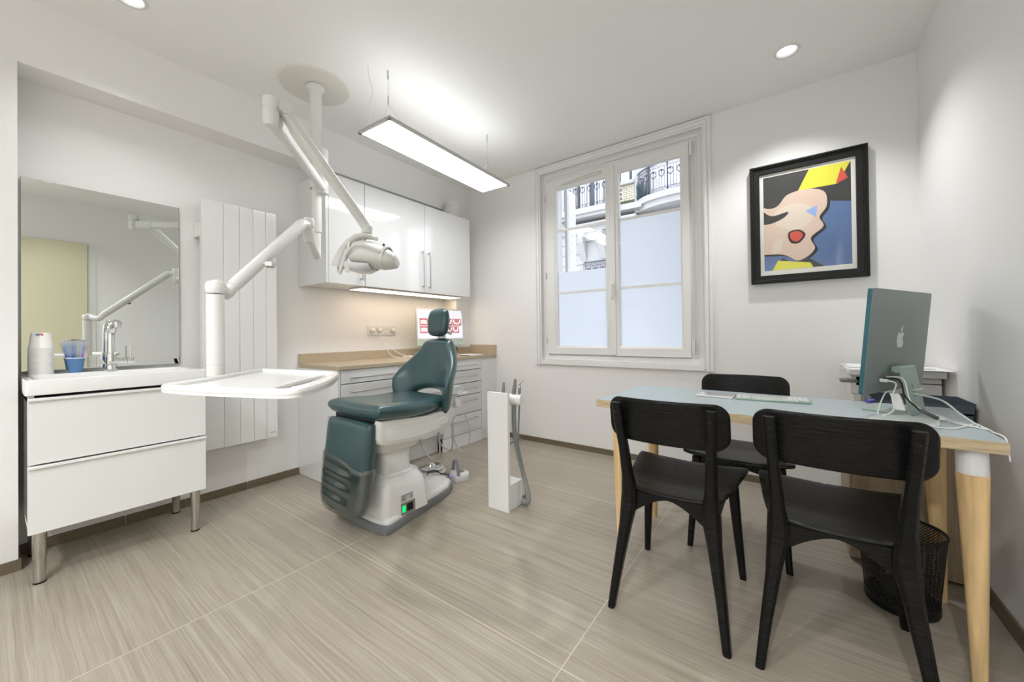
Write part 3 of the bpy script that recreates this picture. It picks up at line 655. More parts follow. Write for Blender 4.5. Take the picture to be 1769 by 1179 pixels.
# ------------------------------------------------------------------ dental chair
CX0, CY0 = -1.925, 1.20
dc = thing('dental_chair', 'teal leather dental treatment chair on a white pedestal base', 'dental chair', (CX0, CY0, 0))
G = lambda u, v, z: (CX0 + u, CY0 + v, z)
half = [(.0, -.020), (.13, -.019), (.20, -.010), (.236, .004), (.240, .030), (.215, .15), (.182, .33), (.158, .46), (.132, .555), (.085, .63), (.0, .66)]
out = half + [(-u, v) for u, v in half[-2:0:-1]]
ins_ = lambda pl, s, c=(0, .30): [(c[0] + (u - c[0]) * s, c[1] + (v - c[1]) * s) for u, v in pl]
q = MB().rings([[G(u, v, z) for u, v in ins_(out, s)] for s, z in ((0.99, 0.0), (1.0, 0.012), (1.0, 0.046), (0.985, 0.05))]); obj('base_skirt', q, GREYR, dc, angle=50)
q = MB().rings([[G(u, v, z) for u, v in ins_(out, s)] for s, z in ((0.965, 0.048), (0.965, 0.06), (0.93, 0.074), (0.84, 0.082))]); obj('base_deck', q, CERAM, dc, angle=60)
def rr(hx, v0, v1, r, z): return [G(u, v, z) for u, v in rrect(-hx, hx, v0, v1, r, 6)]
q = MB().rings([rr(.216, .004, .318, .035, .056), rr(.214, .008, .316, .04, .10), rr(.206, .020, .310, .045, .19), rr(.196, .028, .304, .05, .225), rr(.172, .040, .290, .06, .258), rr(.158, .050, .272, .06, .268), rr(.155, .054, .268, .06, .276)])
bd = obj('pedestal_cover', q, CERAM, dc, angle=60)
q = MB().rings([rr(.170, .042, .288, .05, .2605), rr(.172, .040, .290, .05, .2615), rr(.168, .044, .286, .05, .2655)], True); obj('cover_seam', q, PLASW, bd, bevel=0)
q = MB().rings([rr(.148, .058, .255, .05, .27), rr(.145, .060, .250, .05, .34), rr(.148, .058, .252, .05, .395)])
obj('column', q, UNITW, dc, angle=60)
q = MB().rings([rr(.152, .052, .262, .05, .392), rr(.168, .035, .285, .05, .402), rr(.176, .025, .300, .05, .43), rr(.180, .02, .31, .05, .46)]); obj('column_collar', q, UNITW, dc, angle=60)
prf = [(-.018, .592), (-.022, .50), (-.010, .468), (.03, .452), (.22, .437), (.36, .440), (.44, .456), (.505, .490), (.545, .535), (.552, .568), (.50, .572), (.3, .566), (.1, .585)]
sec = [(-.205, .90), (-.195, 1.0), (.195, 1.0), (.205, .90)]
def prof_ring(u, k, c=(.26, .52)): return [G(u, c[0] + (v - c[0]) * k, c[1] + (z - c[1]) * k) for v, z in prf]
q = MB().rings([prof_ring(-.212, .93), prof_ring(-.208, .975), prof_ring(-.198, 1.0), prof_ring(.198, 1.0), prof_ring(.208, .975), prof_ring(.212, .93)])
fr = obj('seat_frame', q, UNITW, dc, angle=50)
q = MB(); pts = smooth_poly([(.04, .478), (.24, .462), (.40, .475), (.46, .50), (.47, .535), (.30, .532), (.06, .55), (.03, .53)], 4)
q.rings([[G(.2115, u, w) for u, w in pts], [G(.2145, u + (.25 - u) * .03, w + (.51 - w) * .06) for u, w in pts]]); obj('side_panel', q, UNITW, fr)
q = MB(); pts = smooth_poly([(.395, .50), (.43, .492), (.465, .505), (.47, .53), (.43, .542), (.395, .53)], 3); q.rings([[G(.2146, u, w) for u, w in pts], [G(.219, u + (.43 - u) * .1, w + (.517 - w) * .1) for u, w in pts]]); obj('side_cap', q, UNITW, fr)
q = MB().cyl(G(.19, .555, .60), G(.225, .555, .60), .022, n=24); obj('backrest_hinge', q, UNITW, dc)
# seat cushion
so = smooth_poly([(-.225, -.045), (0, -.052), (.225, -.045), (.246, -.02), (.250, .10), (.248, .22), (.232, .33), (.205, .42), (.17, .49), (.12, .515), (0, .52), (-.12, .515), (-.17, .49), (-.205, .42), (-.232, .33), (-.248, .22), (-.250, .10), (-.246, -.02)], 4)
def seatf(u, v, w):
    zc = .631 - .020 * max(0, min(1, (v + .05) / .25)) + .004 * max(0, (v - .3) / .2)
    if w < 0: w *= .95
    zc += 0.012 * (abs(u) / .25) ** 3
    return G(u, v, zc + w)
sc_ = obj('seat_cushion', pillow(so, .045, .055, seatf, .03), TEAL, dc, angle=180)
q = MB(); loop_tube(q, [Vector(seatf(u, v, 0.012)) for u, v in so], .0022, .0022, 6)
# backrest
bo_r = [(.0, 1.012), (.075, 1.010), (.115, .998), (.142, .965), (.185, .905), (.235, .838), (.262, .775), (.268, .725), (.258, .655), (.236, .595), (.212, .552), (.195, .545), (.172, .560), (.155, .600), (.135, .648), (.075, .672), (.0, .676)]
bo = smooth_poly([(-u, v) for u, v in bo_r[::-1]][0:-1] + bo_r[:-1], 3)
def backf(u, s, w):
    v = .545 + .16 * (s - .60) - .135 * (abs(u) / .265) ** 2.0 * max(0.35, min(1, (1.05 - s) / .3))
    return G(u, v - w, s)
obj('backrest', pillow(bo, .042, .05, backf, .03), TEAL, dc, angle=180)
ho = smooth_poly([(-.055, 1.030), (0, 1.024), (.055, 1.030), (.082, 1.055), (.092, 1.11), (.088, 1.165), (.065, 1.205), (0, 1.215), (-.065, 1.205), (-.088, 1.165), (-.092, 1.11), (-.082, 1.055)], 4)
def headf(u, s, w): return G(u, .60 + .10 * (s - 1.1) - .25 * u * u / .1 * 0.3 - (w if w > 0 else w * 1.0), s)
hr = obj('headrest', pillow(ho, .036, .045, headf, .02), TEAL, dc, angle=180)
q = MB().box(*[CX0 - .03, CX0 + .03, CY0 + .615, CY0 + .635, .97, 1.10]); obj('headrest_bracket', q, STEEL, dc)
q = MB(); q.tube([G(.05, .635, 1.05), G(.085, .63, 1.04), G(.09, .62, 1.06)], .007, 8, sm=3); obj('headrest_lever', q, PLASW, hr)
# legrest
lo_ = smooth_poly([(-.178, .578), (0, .582), (.178, .578), (.203, .555), (.207, .45), (.206, .30), (.198, .20), (.178, .128), (.12, .100), (0, .092), (-.12, .100), (-.178, .128), (-.198, .20), (-.206, .30), (-.207, .45), (-.203, .555)], 4)
def legf(u, s, w): return G(u - .015 - .02 * (.58 - s), -.030 - .10 * (.58 - s) - .05 * max(0, (.2 - s) / .1) * .1 - w, s)
lg = obj('legrest', pillow(lo_, .036, .035, legf, .03), TEAL, dc, angle=180)
cl = smooth_poly([(-.212, .405), (-.10, .395), (0, .385), (.10, .365), (.212, .352), (.213, .30), (.206, .195), (.184, .120), (.122, .090), (0, .083), (-.122, .090), (-.184, .120), (-.206, .195), (-.213, .30)], 4)
def coverf(u, s, w):
    rip = 0.005 * math.sin(s * 90 + 6 * u) * max(0, 1 - (abs(u + .04) / .15) ** 2) if w > 0.02 else 0
    return legf(u, s, w + rip * (1 if w > 0 else 0))
obj('legrest_protective_cover', pillow(cl, .041, .036, coverf, .012), CLEARP, lg, angle=180, label='clear plastic foot protector over the legrest')
q = MB(); q.box(*[CX0 - .19, CX0 + .18, CY0 - .030, CY0 + .03, .575, .605]); obj('legrest_hinge_cover', q, BLACKM, dc, bevel=0.012)
# piping seams
for nm, ol, fn, w_, par in (('seat_piping', [p for p in so], seatf, .010, sc_), ('legrest_piping', lo_, legf, .028, lg)):
    pts = [Vector(fn(u * 0.985, v, w_)) for u, v in ol]
    q = MB(); loop_tube(q, pts, .0016, .0016, 6); obj(nm, q, TEAL, par)
# rating plate, switch
q = MB(); V0, V1 = .165, .235
xs = lambda z: .2145 - .06 * max(0, z - .056)
q.box(CX0 + .211, CX0 + .2165, CY0 + .112, CY0 + .208, .056, .122); sw = obj('switch_housing', q, GREYP, bd, bevel=0.004)
q = MB().box(CX0 + .2165, CX0 + .219, CY0 + .119, CY0 + .141, .072, .108); obj('power_switch', q, GREEN, sw, label='lit green rocker switch', bevel=0.001)
q = MB().box(CX0 + .2165, CX0 + .2185, CY0 + .150, CY0 + .190, .072, .112); obj('mains_inlet', q, BLACKM, sw)
q = MB().box(CX0 + .2095, CX0 + .2135, CY0 + .115, CY0 + .195, .128, .166); lb = obj('rating_label', q, mat('silver label', (0.55, 0.55, 0.54), 0.4), bd)
q = MB()
X_ = CX0 + .2136
q.box(X_, X_ + .0004, CY0 + .121, CY0 + .190, .158, .162)
for k in range(3): q.box(X_, X_ + .0004, CY0 + .118, CY0 + .118 + (.030, .024, .028)[k], .133 + .008 * k, .137 + .008 * k)
obj('label_print', q, TEXTI, lb)
q = MB(); q.add([(X_, CY0 + .157, .132), (X_, CY0 + .172, .132), (X_, CY0 + .1645, .148)], [(0, 1, 2)]); q.v = [(x + .0004, y, z) for x, y, z in q.v]; obj('warning_triangle', q, mat('warning yellow', (0.75, 0.6, 0.05), 0.5), lb)
q = MB().lathe((X_ + .0002, CY0 + .183, .144), [(.004, 0), (.008, 0), (.008, .0004), (.004, .0004), (.004, 0)], 20, 'x'); obj('manual_symbol', q, mat('symbol blue', (0.1, 0.12, 0.4), 0.5), lb)

# ------------------------------------------------------------------ floor stand with handpieces, foot controls, hoses
st = thing('suction_column', 'white square floor column holding grey suction handpieces', 'dental stand', (-1.40, 1.80, 0))
q = MB(); q.box(-1.475, -1.325, 1.765, 1.787, 0, .690); obj('front_panel', q, WHITE, st, bevel=0.0015)
q = MB(); q.box(-1.475, -1.333, 1.787, 1.918, 0, .150); obj('base_box', q, WHITE, st, bevel=0.0015)
q = MB(); q.cyl((-1.40, 1.785, .640), (-1.40, 1.80, .640), .03); q.cyl((-1.47, 1.845, .640), (-1.298, 1.875, .640), .033, n=32); q.box(-1.43, -1.36, 1.785, 1.84, .62, .66); hd = obj('holder_bar', q, WHITE, st, bevel=0.002)
def hp(name, x, y, z, tip, r, lab):
    t = thing(name, lab, 'handpiece', (x, y, z)); q = MB(); q.tube([(x, y, z - .02), (x, y, z + .02), (x + tip[0] * .5, y + tip[1] * .5, z + .02 + tip[2] * .4), (x + tip[0], y + tip[1], z + .02 + tip[2])], [r * .8, r, r * .9, r * .62], 14); obj('body', q, GREYP, t); return t
h1 = hp('suction_handpiece', -1.352, 1.868, .668, (.012, .0, .075), .013, 'thick grey suction handpiece leaning in the holder of the white column')
q = MB(); q.tube([(-1.352, 1.868, .65), (-1.358, 1.875, .50), (-1.352, 1.885, .38), (-1.33, 1.90, .25), (-1.300, 1.905, .14), (-1.275, 1.90, .06), (-1.285, 1.90, .025), (-1.32, 1.91, .017), (-1.40, 1.95, .015)], .0145, 12, sm=6); obj('hose', q, HOSE, h1)
h2 = hp('air_water_syringe', -1.315, 1.873, .668, (.004, 0, .045), .0085, 'slim grey and white syringe handpiece at the outer end of the holder bar')
q = MB(); q.tube([(-1.311, 1.873, .715), (-1.31, 1.873, .735), (-1.295, 1.873, .75), (-1.283, 1.873, .757)], .003, 8, sm=3); q.ball((-1.313, 1.873, .718), .010, 12); obj('nozzle', q, CHROME, h2)
q = MB(); q.tube([(-1.315, 1.873, .66), (-1.315, 1.873, .625), (-1.325, 1.875, .48), (-1.330, 1.88, .34), (-1.315, 1.89, .22), (-1.297, 1.90, .10), (-1.295, 1.905, .03), (-1.30, 1.92, .012)], .0055, 8, sm=6); obj('hose', q, GREYR, h2)
h3 = hp('saliva_ejector', -1.425, 1.86, .668, (.003, 0, .05), .0095, 'short grey saliva ejector valve rising behind the left corner of the white column')
q = MB(); q.tube([(-1.425, 1.86, .65), (-1.44, 1.87, .50), (-1.47, 1.89, .36), (-1.52, 1.91, .20), (-1.525, 1.92, .10), (-1.49, 1.92, .03), (-1.42, 1.95, .014), (-1.36, 2.00, .014)], .0095, 10, sm=6); obj('hose', q, HOSE, h3)
q = MB(); q.tube([(-1.46, 2.10, .33), (-1.53, 2.06, .30), (-1.555, 2.02, .22), (-1.54, 1.98, .14), (-1.50, 1.95, .09), (-1.44, 1.95, .05), (-1.40, 1.94, .012)], .006, 8, sm=6)
obj('coiled_hose', q, GREYR, None, 'thin dark grey hose loop bulging left from behind the white column', 'hose')
# wireless foot control
fc = thing('foot_control', 'small white foot control with a tall grey strap handle and violet light', 'foot pedal', (-1.93, 1.97, 0))
Mf = Matrix.Translation((-1.935, 1.985, 0)) @ Matrix.Rotation(math.radians(-28), 4, 'Z')
o_ = smooth_poly([(-.065, -.045), (.055, -.045), (.062, .0), (.05, .055), (0, .078), (-.05, .055), (-.068, 0)], 4)
q = MB().rings([[Mf @ Vector((u * s, v * s, z)) for u, v in o_] for s, z in ((.98, 0), (1, .004), (1, .034), (.93, .046), (.70, .052))]); obj('body', q, PLASW, fc, angle=50)
q = MB(); hp_ = [(-.066, -.02, .01), (-.064, -.02, .06), (-.045, -.02, .115), (-.005, -.02, .140), (.038, -.02, .118), (.060, -.02, .06), (.063, -.02, .005)]
P_ = [Mf @ Vector(p) for p in smooth_poly(hp_, 6, False)] if False else None
pp = []
for i in range(len(hp_) - 1):
    for k in range(5):
        t = k / 5; a, b = Vector(hp_[i]), Vector(hp_[i + 1]); pp.append(a.lerp(b, t))
pp.append(Vector(hp_[-1])); rs = []
import mathutils
for i, p in enumerate(pp):
    d = (pp[min(i + 1, len(pp) - 1)] - pp[max(0, i - 1)]).normalized(); nn = Vector((d.z, 0, -d.x)); yv = Vector((0, 1, 0))
    rs.append([Mf @ (p + nn * a + yv * b) for a, b in ((-.0015, -.011), (.0015, -.011), (.0015, .011), (-.0015, .011))])
obj('strap_handle', MB().rings(rs), GREYR, fc, angle=60)
q = MB(); q.lathe(Mf @ Vector((.0, .02, 0)), [(.0005, .062), (.008, .062), (.010, .056), (.024, .054), (.026, .048), (.026, .044)], 24); obj('pedal_button', q, GREYR, fc)
q = MB().ball(Mf @ Vector((-.035, -.047, .022)), .006, 10); obj('status_light', q, LILAC, fc, label='violet status light')
q = MB(); q.tube([Mf @ Vector((-.045, -.046, .015)), Mf @ Vector((-.09, -.06, .014)), (-2.05, 1.93, .03), (-2.09, 1.90, .055), (-2.11, 1.86, .05), (-2.11, 1.84, .02)], .0035, 8, sm=6)
obj('black_cable', q, BLACKM, None, 'thin black cable running from the small foot control to the chair base', 'cable')
q = MB(); q.tube([(-1.985, 1.885, .004), (-2.02, 1.875, .006), (-2.06, 1.865, .012), (-2.10, 1.83, .010)], .003, 8, sm=5); o = obj('usb_cable', q, BLACKM, None, 'short dark cable on the floor beside the chair base with a violet tip', 'cable')
obj('plug', MB().box(-1.995, -1.97, 1.876, 1.892, .0, .009), LILAC, o)
# round pedal behind the chair
rp = thing('foot_pedal', 'round chrome disc foot pedal on a white ring behind the dental chair', 'foot pedal', (-2.20, 1.97, 0))
obj('base_ring', MB().lathe((-2.20, 1.97, 0), [(.0005, 0), (.100, 0), (.108, .010), (.104, .020), (.088, .022), (.0005, .022)], 40), PLASW, rp)
obj('disc', MB().lathe((-2.20, 1.97, 0), [(.0005, .040), (.085, .036), (.092, .040), (.088, .045), (.030, .050), (.012, .070), (.0005, .072)], 40), CHROME, rp)
# instrument hoses hanging under the chair
for i, pts in enumerate([[(-2.17, 1.83, .36), (-2.19, 1.87, .22), (-2.12, 1.90, .13), (-2.04, 1.90, .17), (-2.02, 1.88, .30), (-2.03, 1.86, .42)], [(-2.12, 1.98, .40), (-2.12, 1.98, .24), (-2.05, 1.99, .19), (-1.99, 1.98, .22), (-1.97, 1.96, .40)], [(-1.99, 1.99, .42), (-1.98, 1.99, .27), (-1.92, 2.00, .20), (-1.85, 2.00, .25), (-1.83, 1.99, .38), (-1.86, 1.97, .48)]]):
    q = MB().tube(pts, .006 if i != 2 else .0045, 8, sm=8)
    obj('instrument_hose', q, HOSEL, None, ['light grey hose loop hanging lowest below the chair seat beside the column', 'light grey hose loop hanging in the middle below the chair seat', 'thin grey hose loop hanging furthest right below the chair seat'][i], 'hose', 'hoses hanging under the dental chair')
bx = dc
q = MB(); q.box(-2.10, -1.93, 1.98, 2.05, .615, .66); obj('instrument_box', q, WRAP, bx)
q = MB(); q.box(-2.12, -1.90, 1.96, 2.07, .60, .615); q.cyl((-2.0, 2.02, .42), (-2.0, 2.02, .60), .014); q.box(-2.03, -1.97, 1.80, 2.05, .47, .50); q.cyl((-2.0, 1.80, .485), (-2.0, 1.72, .50), .014); obj('instrument_bracket', q, PLASW, bx)

# ------------------------------------------------------------------ vanity
vn = thing('vanity_cabinet', 'white two drawer vanity cabinet on brushed steel legs in the niche', 'cabinet', (-2.77, .39, 0))
VX0, VX1, VY0, VY1, VZ0, VZ1 = -2.99, -2.565, .096, .686, .224, .800
q = MB(); q.box(VX0, VX1, VY0, VY0 + .018, VZ0, VZ1); q.box(VX0, VX1, VY1 - .018, VY1, VZ0, VZ1); q.box(VX0, VX1, VY0, VY1, VZ0, VZ0 + .018); q.box(VX0, VX0 + .01, VY0, VY1, VZ0, VZ1); q.box(VX0, VX1 - .01, VY0, VY1, VZ1 - .03, VZ1 - .012)
obj('body', q, GLOSSW, vn, bevel=.0015)
for z0, z1, lb_ in ((.226, .508, None), (.514, .790, None)):
    d_ = obj('drawer', MB().box(VX1 + .001, VX1 + .024, VY0 - .001, VY1 + .001, z0, z1 - .006), WHITE, vn, bevel=.001)
    q = MB(); q.box(VX1 + .001, VX1 + .026, VY0 - .001, VY1 + .001, z1 - .006, z1 - .001); q.box(VX1 + .026, VX1 + .034, VY0 - .001, VY1 + .003, z1 - .012, z1 - .001)
    obj('edge_handle', q, WHITE, d_, bevel=.0015)
for x, y in ((-2.598, .128), (-2.598, .655), (-2.955, .128), (-2.955, .655)):
    q = MB().lathe((x, y, 0), [(.0005, 0), (.017, 0), (.0185, .004), (.0185, .008)], 28); q.lathe((x, y, 0), [(.0185, .006), (.0185, .105), (.0205, .108), (.0205, .224)], 28)
    lg_ = obj('leg', q, STEEL, vn); obj('foot_pad', MB().cyl((x, y, 0), (x, y, .007), .019), BLACKM, lg_)
wb = thing('washbasin', 'white ceramic washbasin with shallow sloping bowl on the vanity', 'sink', (-2.77, .39, .80))
BX0, BX1, BY0, BY1, BZ0, BZ1 = -3.0, -2.540, .088, .692, .802, .866
O_ = rrect(BX0, BX1, BY0, BY1, .012, 4); I_ = rrect(-2.905, -2.562, .118, .662, .03, 4); I2 = rrect(-2.86, -2.62, .17, .61, .03, 4)
q = MB()
lp = [[(u, v, BZ0) for u, v in O_], [(u, v, BZ1 - .004) for u, v in O_], [(u + (.003 if u < -2.8 else -.003), v + (.003 if v < .4 else -.003), BZ1) for u, v in O_], [(u, v, BZ1) for u, v in I_], [(u + (.004 if u < -2.8 else -.004), v, BZ1 - .006) for u, v in I_], [(u, v, BZ0 + .012) for u, v in I2]]
q.rings(lp, True); obj('basin', q, CERAM, wb, angle=50)
obj('drain', MB().lathe((-2.76, .40, BZ0 + .0125), [(.0005, .002), (.022, .002), (.024, .0)], 24), CHROME, wb)
fa = thing('mixer_tap', 'tall chrome basin tap with joystick lever reflected in the mirror', 'tap', (-2.925, .385, .866))
q = MB(); fx, fy, fz = -2.925, .385, .866
q.lathe((fx, fy, fz), [(.0005, 0), (.030, 0), (.030, .004), (.022, .008), (.021, .028), (.023, .030), (.0005, .045)], 28); obj('base', q, CHROME, fa)
q = MB(); q.cyl((fx, fy - .012, fz + .046), (fx, fy + .060, fz + .046), .0155, n=24); q.cyl((fx, fy + .061, fz + .046), (fx, fy + .088, fz + .046), .017, n=24); bdy = obj('valve_body', q, CHROME, fa)
q = MB(); q.lathe((fx, fy, fz), [(.0005, .05), (.021, .05), (.021, .088), (.0165, .092), (.0155, .16), (.0155, .205), (.0005, .21)], 24)
q.tube([(fx, fy, fz + .19), (fx + .004, fy + .002, fz + .212), (fx + .020, fy + .008, fz + .236), (fx + .046, fy + .016, fz + .252)], [.0155, .017, .020, .021], 18, sm=4)
q.cyl((fx + .046, fy + .016, fz + .255), (fx + .052, fy + .018, fz + .228), .0125, n=16); obj('spout', q, CHROME, fa)
q = MB(); q.cyl((fx, fy + .075, fz + .06), (fx, fy + .075, fz + .128), .0042, n=12); obj('lever', q, CHROME, fa)

# paper cups (inverted stack) and tumbler with brushes
def cup_profile(rt_, rb, h, wall=.0008): return [(rt_ + .0022, 0), (rt_ + .0030, .0015), (rt_ + .0022, .003), (rt_, .0032), (rb, h), (rb - .001, h - .004), (.0005, h - .004)]
cy0 = (-2.944, .152)
NC = 22
for k in range(NC):
    z = .866 + k * .0060
    q = MB().lathe((cy0[0] + rnd.uniform(-.0006, .0006), cy0[1] + rnd.uniform(-.0006, .0006), z), cup_profile(.0375, .0300, .076), 36)
    top = k == NC - 1
    o = obj('paper_cup', q, CUPW, None, 'topmost white paper cup of the stack, with a small blue and red print' if top else 'bottom white paper cup of the upside down stack, standing on the washbasin' if k == 0 else 'white paper cup nested in the middle of the upside down stack', 'cup', 'stack of upside down white paper cups')
    if top:
        def patch(a0, a1, z0, z1, m_, nm):
            mb = MB(); n = 5; rs = []
            for zz in (z0, z1):
                rr_ = .0375 - (.0075) * zz / .076 + .0014
                rs.append([(cy0[0] + rr_ * math.cos(a0 + (a1 - a0) * i / n), cy0[1] + rr_ * math.sin(a0 + (a1 - a0) * i / n), z + zz) for i in range(n + 1)])
            mb.rings(rs, False, closed=False); return obj(nm, mb, m_, o)
        patch(-.62, -.28, .061, .071, BLUEP, 'blue_print'); patch(-.27, .12, .061, .071, RED, 'red_print')
        patch(-.22, -.02, .061, .065, CUPW, 'white_figure'); patch(-.50, -.42, .060, .065, CUPW, 'white_figure')
TX, TY = -2.940, .262
t = thing('paper_tumbler', 'blue paper cup with a white rim holding wrapped toothbrushes', 'cup', (TX, TY, .866))
obj('body', MB().lathe((TX, TY, .866), [(.0005, 0), (.0240, 0), (.0240, .003), (.0325, .071), (.0340, .0725), (.0325, .074), (.0315, .071), (.0230, .004), (.0005, .003)], 36), CUPB, t)
obj('rim', MB().lathe((TX, TY, .866), [(.0320, .0715), (.0335, .0710), (.0345, .0730), (.0335, .0750), (.0320, .0745), (.0315, .073), (.0320, .0715)], 36), CUPW, t)
cols = [('blue', (0.08, 0.18, 0.75)), ('turquoise', (0.05, 0.45, 0.52)), ('dark blue', (0.08, 0.12, 0.65)), ('royal blue', (0.10, 0.18, 0.75)), ('lime green', (0.55, 0.70, 0.30)), ('pale blue', (0.35, 0.50, 0.85)), ('magenta', (0.62, 0.05, 0.55))]
for i, (cn, cc) in enumerate(cols):
    a = (i - 3) / 3.0; bx_, by_ = TX + .008 * ((i * 3) % 3 - 1), TY + a * .015; tx, ty = bx_ + .006 * ((i * 7) % 3 - 1) + .004, TY + a * .033
    t = thing('toothbrush', cn + ' toothbrush wrapped in clear film standing in the blue paper cup', 'toothbrush', (bx_, by_, .87)); zt = 1.002 + .004 * ((i * 5) % 3)
    q = MB(); q.tube([(bx_, by_, .872), (bx_ + (tx - bx_) * .7, by_ + (ty - by_) * .7, .965), (tx, ty, zt)], [(.0035, .0048), (.0030, .0042), (.0035, .0070)], 10, sm=4); obj('handle', q, mat(cn + ' toothbrush plastic', cc, 0.35), t)
    q = MB(); q.tube([(bx_, by_, .915), (tx * .6 + bx_ * .4, ty * .6 + by_ * .4, .965), (tx, ty, zt + .006), (tx + .002, ty + (a * .004), zt + .022)], [(.0045, .006), (.009, .012), (.010, .015), (.003, .015)], 8, sm=3); obj('wrapper', q, WRAP, t)
q = MB(); q.tube([(-2.94, .235, 1.022), (-2.938, .25, 1.030), (-2.935, .268, 1.031), (-2.93, .292, 1.026)], [(.0015, .002), (.003, .003), (.002, .002), (.004, .004)], 8, sm=5)
obj('bamboo_brush', q, mat('brown wood', (0.22, 0.14, 0.07), 0.5), None, 'small brown wooden brush lying across the wrapped toothbrushes', 'brush')

mi = thing('wall_mirror', 'large frameless rectangular mirror on the niche wall behind the washbasin', 'mirror', (-2.99, .387, .905))
obj('backing', MB().box(-3.004, -2.9885, .092, .682, .880, 1.824), MIRE, mi, smooth=False); obj('mirror_glass', MB().box(-2.9885, -2.987, .0935, .6805, .8815, 1.8225), MIRROR, mi, smooth=False)
# yellow door seen in the mirror
yd = thing('door_1', None, None, (XR, .28, 0), kind='structure')
obj('door_leaf', MB().box(XR - .035, XR - .004, -.12, .672, .01, 2.13), YELLOW, yd, bevel=.002)
obj('door_shadow_strip', MB().box(XR - .006, XR - .001, .672, .745, 0, 1.992), WHITE, yd, bevel=.002)  # thin strip shaped like the shadow beside the door leaf

# radiator
ra = thing('wall_radiator', 'tall flat white panel radiator with vertical grooves on the niche wall', 'radiator', (-2.93, 1.0, .34))
RX0, RX1 = -2.955, -2.900; ys = [.772, .880, .967, 1.046, 1.122, 1.190]
q = MB(); q.box(RX0, RX1 - .004, .772, 1.190, .340, 1.893)
for a, b in zip(ys[:-1], ys[1:]): q.box(RX1 - .006, RX1, a + (.0015 if a > .78 else 0), b - (.0015 if b < 1.18 else 0), .340, 1.893)
rb_ = obj('panel', q, RADI, ra, bevel=.0015, seg=2)
q = MB()
for z in (.6, 1.62):
    for y in (.82, 1.10): obj('wall_bracket', MB().box(-3.006, RX0, y, y + .04, z, z + .12), RADI, ra)
obj('thermostat_box', MB().box(-3.004, -2.93, .757, .772, 1.66, 1.745), RADI, ra)
Mt = Matrix(((0, 0, 1, RX1 + .0002), (1, 0, 0, 1.143), (0, 1, 0, .372), (0, 0, 0, 1)))
text('maker_name', 'Acova', .0135, TEXTI, ra, Mt, shear=.3)
q = MB(); q.tube([(-2.95, .955, .342), (-2.97, .97, .315), (-3.0, .985, .33)], .003, 8, sm=4); obj('supply_cord', q, WIREW, ra)

# ------------------------------------------------------------------ upper cabinets
UX = -2.622; UF = -2.602
def bar_handle(parent, axis, x, y, z, L, name='handle'):
    q = MB(); r = .005
    if axis == 'z':
        q.box(x + .024, x + .036, y - r, y + r, z - L / 2, z + L / 2)
        for s in (-1, 1): q.box(x, x + .03, y - r, y + r, z + s * (L / 2 - .012) - .006, z + s * (L / 2 - .012) + .006)
    else:
        q.box(x + .024, x + .036, y - L / 2, y + L / 2, z - r, z + r)
        for s in (-1, 1): q.box(x, x + .03, y + s * (L / 2 - .012) - .006, y + s * (L / 2 - .012) + .006, z - r, z + r)
    return obj(name, q, STEEL, parent, bevel=.0015)
def ucab(lab, y0, y1, doors):
    c = thing('wall_cabinet', lab, 'cabinet', (-2.8, (y0 + y1) / 2, 1.415), 'glossy white wall cabinets above the worktop')
    q = MB(); t = .016; Z0, Z1 = 1.418, 2.188
    q.box(XL + .002, UX, y0, y0 + t, Z0, Z1); q.box(XL + .002, UX, y1 - t, y1, Z0, Z1); q.box(XL + .002, UX, y0, y1, Z0, Z0 + t); q.box(XL + .002, UX, y0, y1, Z1 - t, Z1); q.box(XL + .002, XL + .01, y0, y1, Z0, Z1)
    obj('body', q, GLOSSW, c, bevel=.001)
    for a, b, hy in doors:
        d_ = obj('door', MB().box(UX + .002, UF, a + .0015, b - .0015, 1.412, 2.188), GLOSSW, c, bevel=.0015)
        bar_handle(d_, 'z', UF, hy, 1.612, .325)
ucab('narrow glossy white wall cabinet with one door behind the dental lamp', 1.403, 1.686, [(1.404, 1.686, 1.650)])
ucab('wide glossy white wall cabinet with two doors and two long steel handles', 1.688, 2.866, [(1.688, 2.277, 2.245), (2.277, 2.866, 2.318)])
obj('wall_cabinet_end_panel', MB().box(XL + .0, UF, 1.384, 1.4025, 1.412, 2.19), GLOSSW, None, 'white end panel closing the left side of the wall cabinets', 'panel', bevel=.001)
ul = thing('under_cabinet_light', 'warm light strip glowing under the wall cabinets above the worktop', 'light', (-2.78, 2.3, 1.40))
obj('housing', MB().box(-2.88, -2.70, 1.72, 2.84, 1.408, 1.4175), GLOSSW, ul); obj('diffuser', MB().box(-2.875, -2.705, 1.725, 2.835, 1.4065, 1.408), WARM, ul, label='glowing warm diffuser')
q = MB(); q.lathe((-2.745, 2.762, 2.19), [(.085, 0), (.085, .135), (.089, .138), (.089, .165), (.080, .170), (.0005, .170)], 40); obj('duct_pipe', q, UNITW, None, 'short off-white round duct standing on top of the wall cabinets', 'pipe', angle=50)

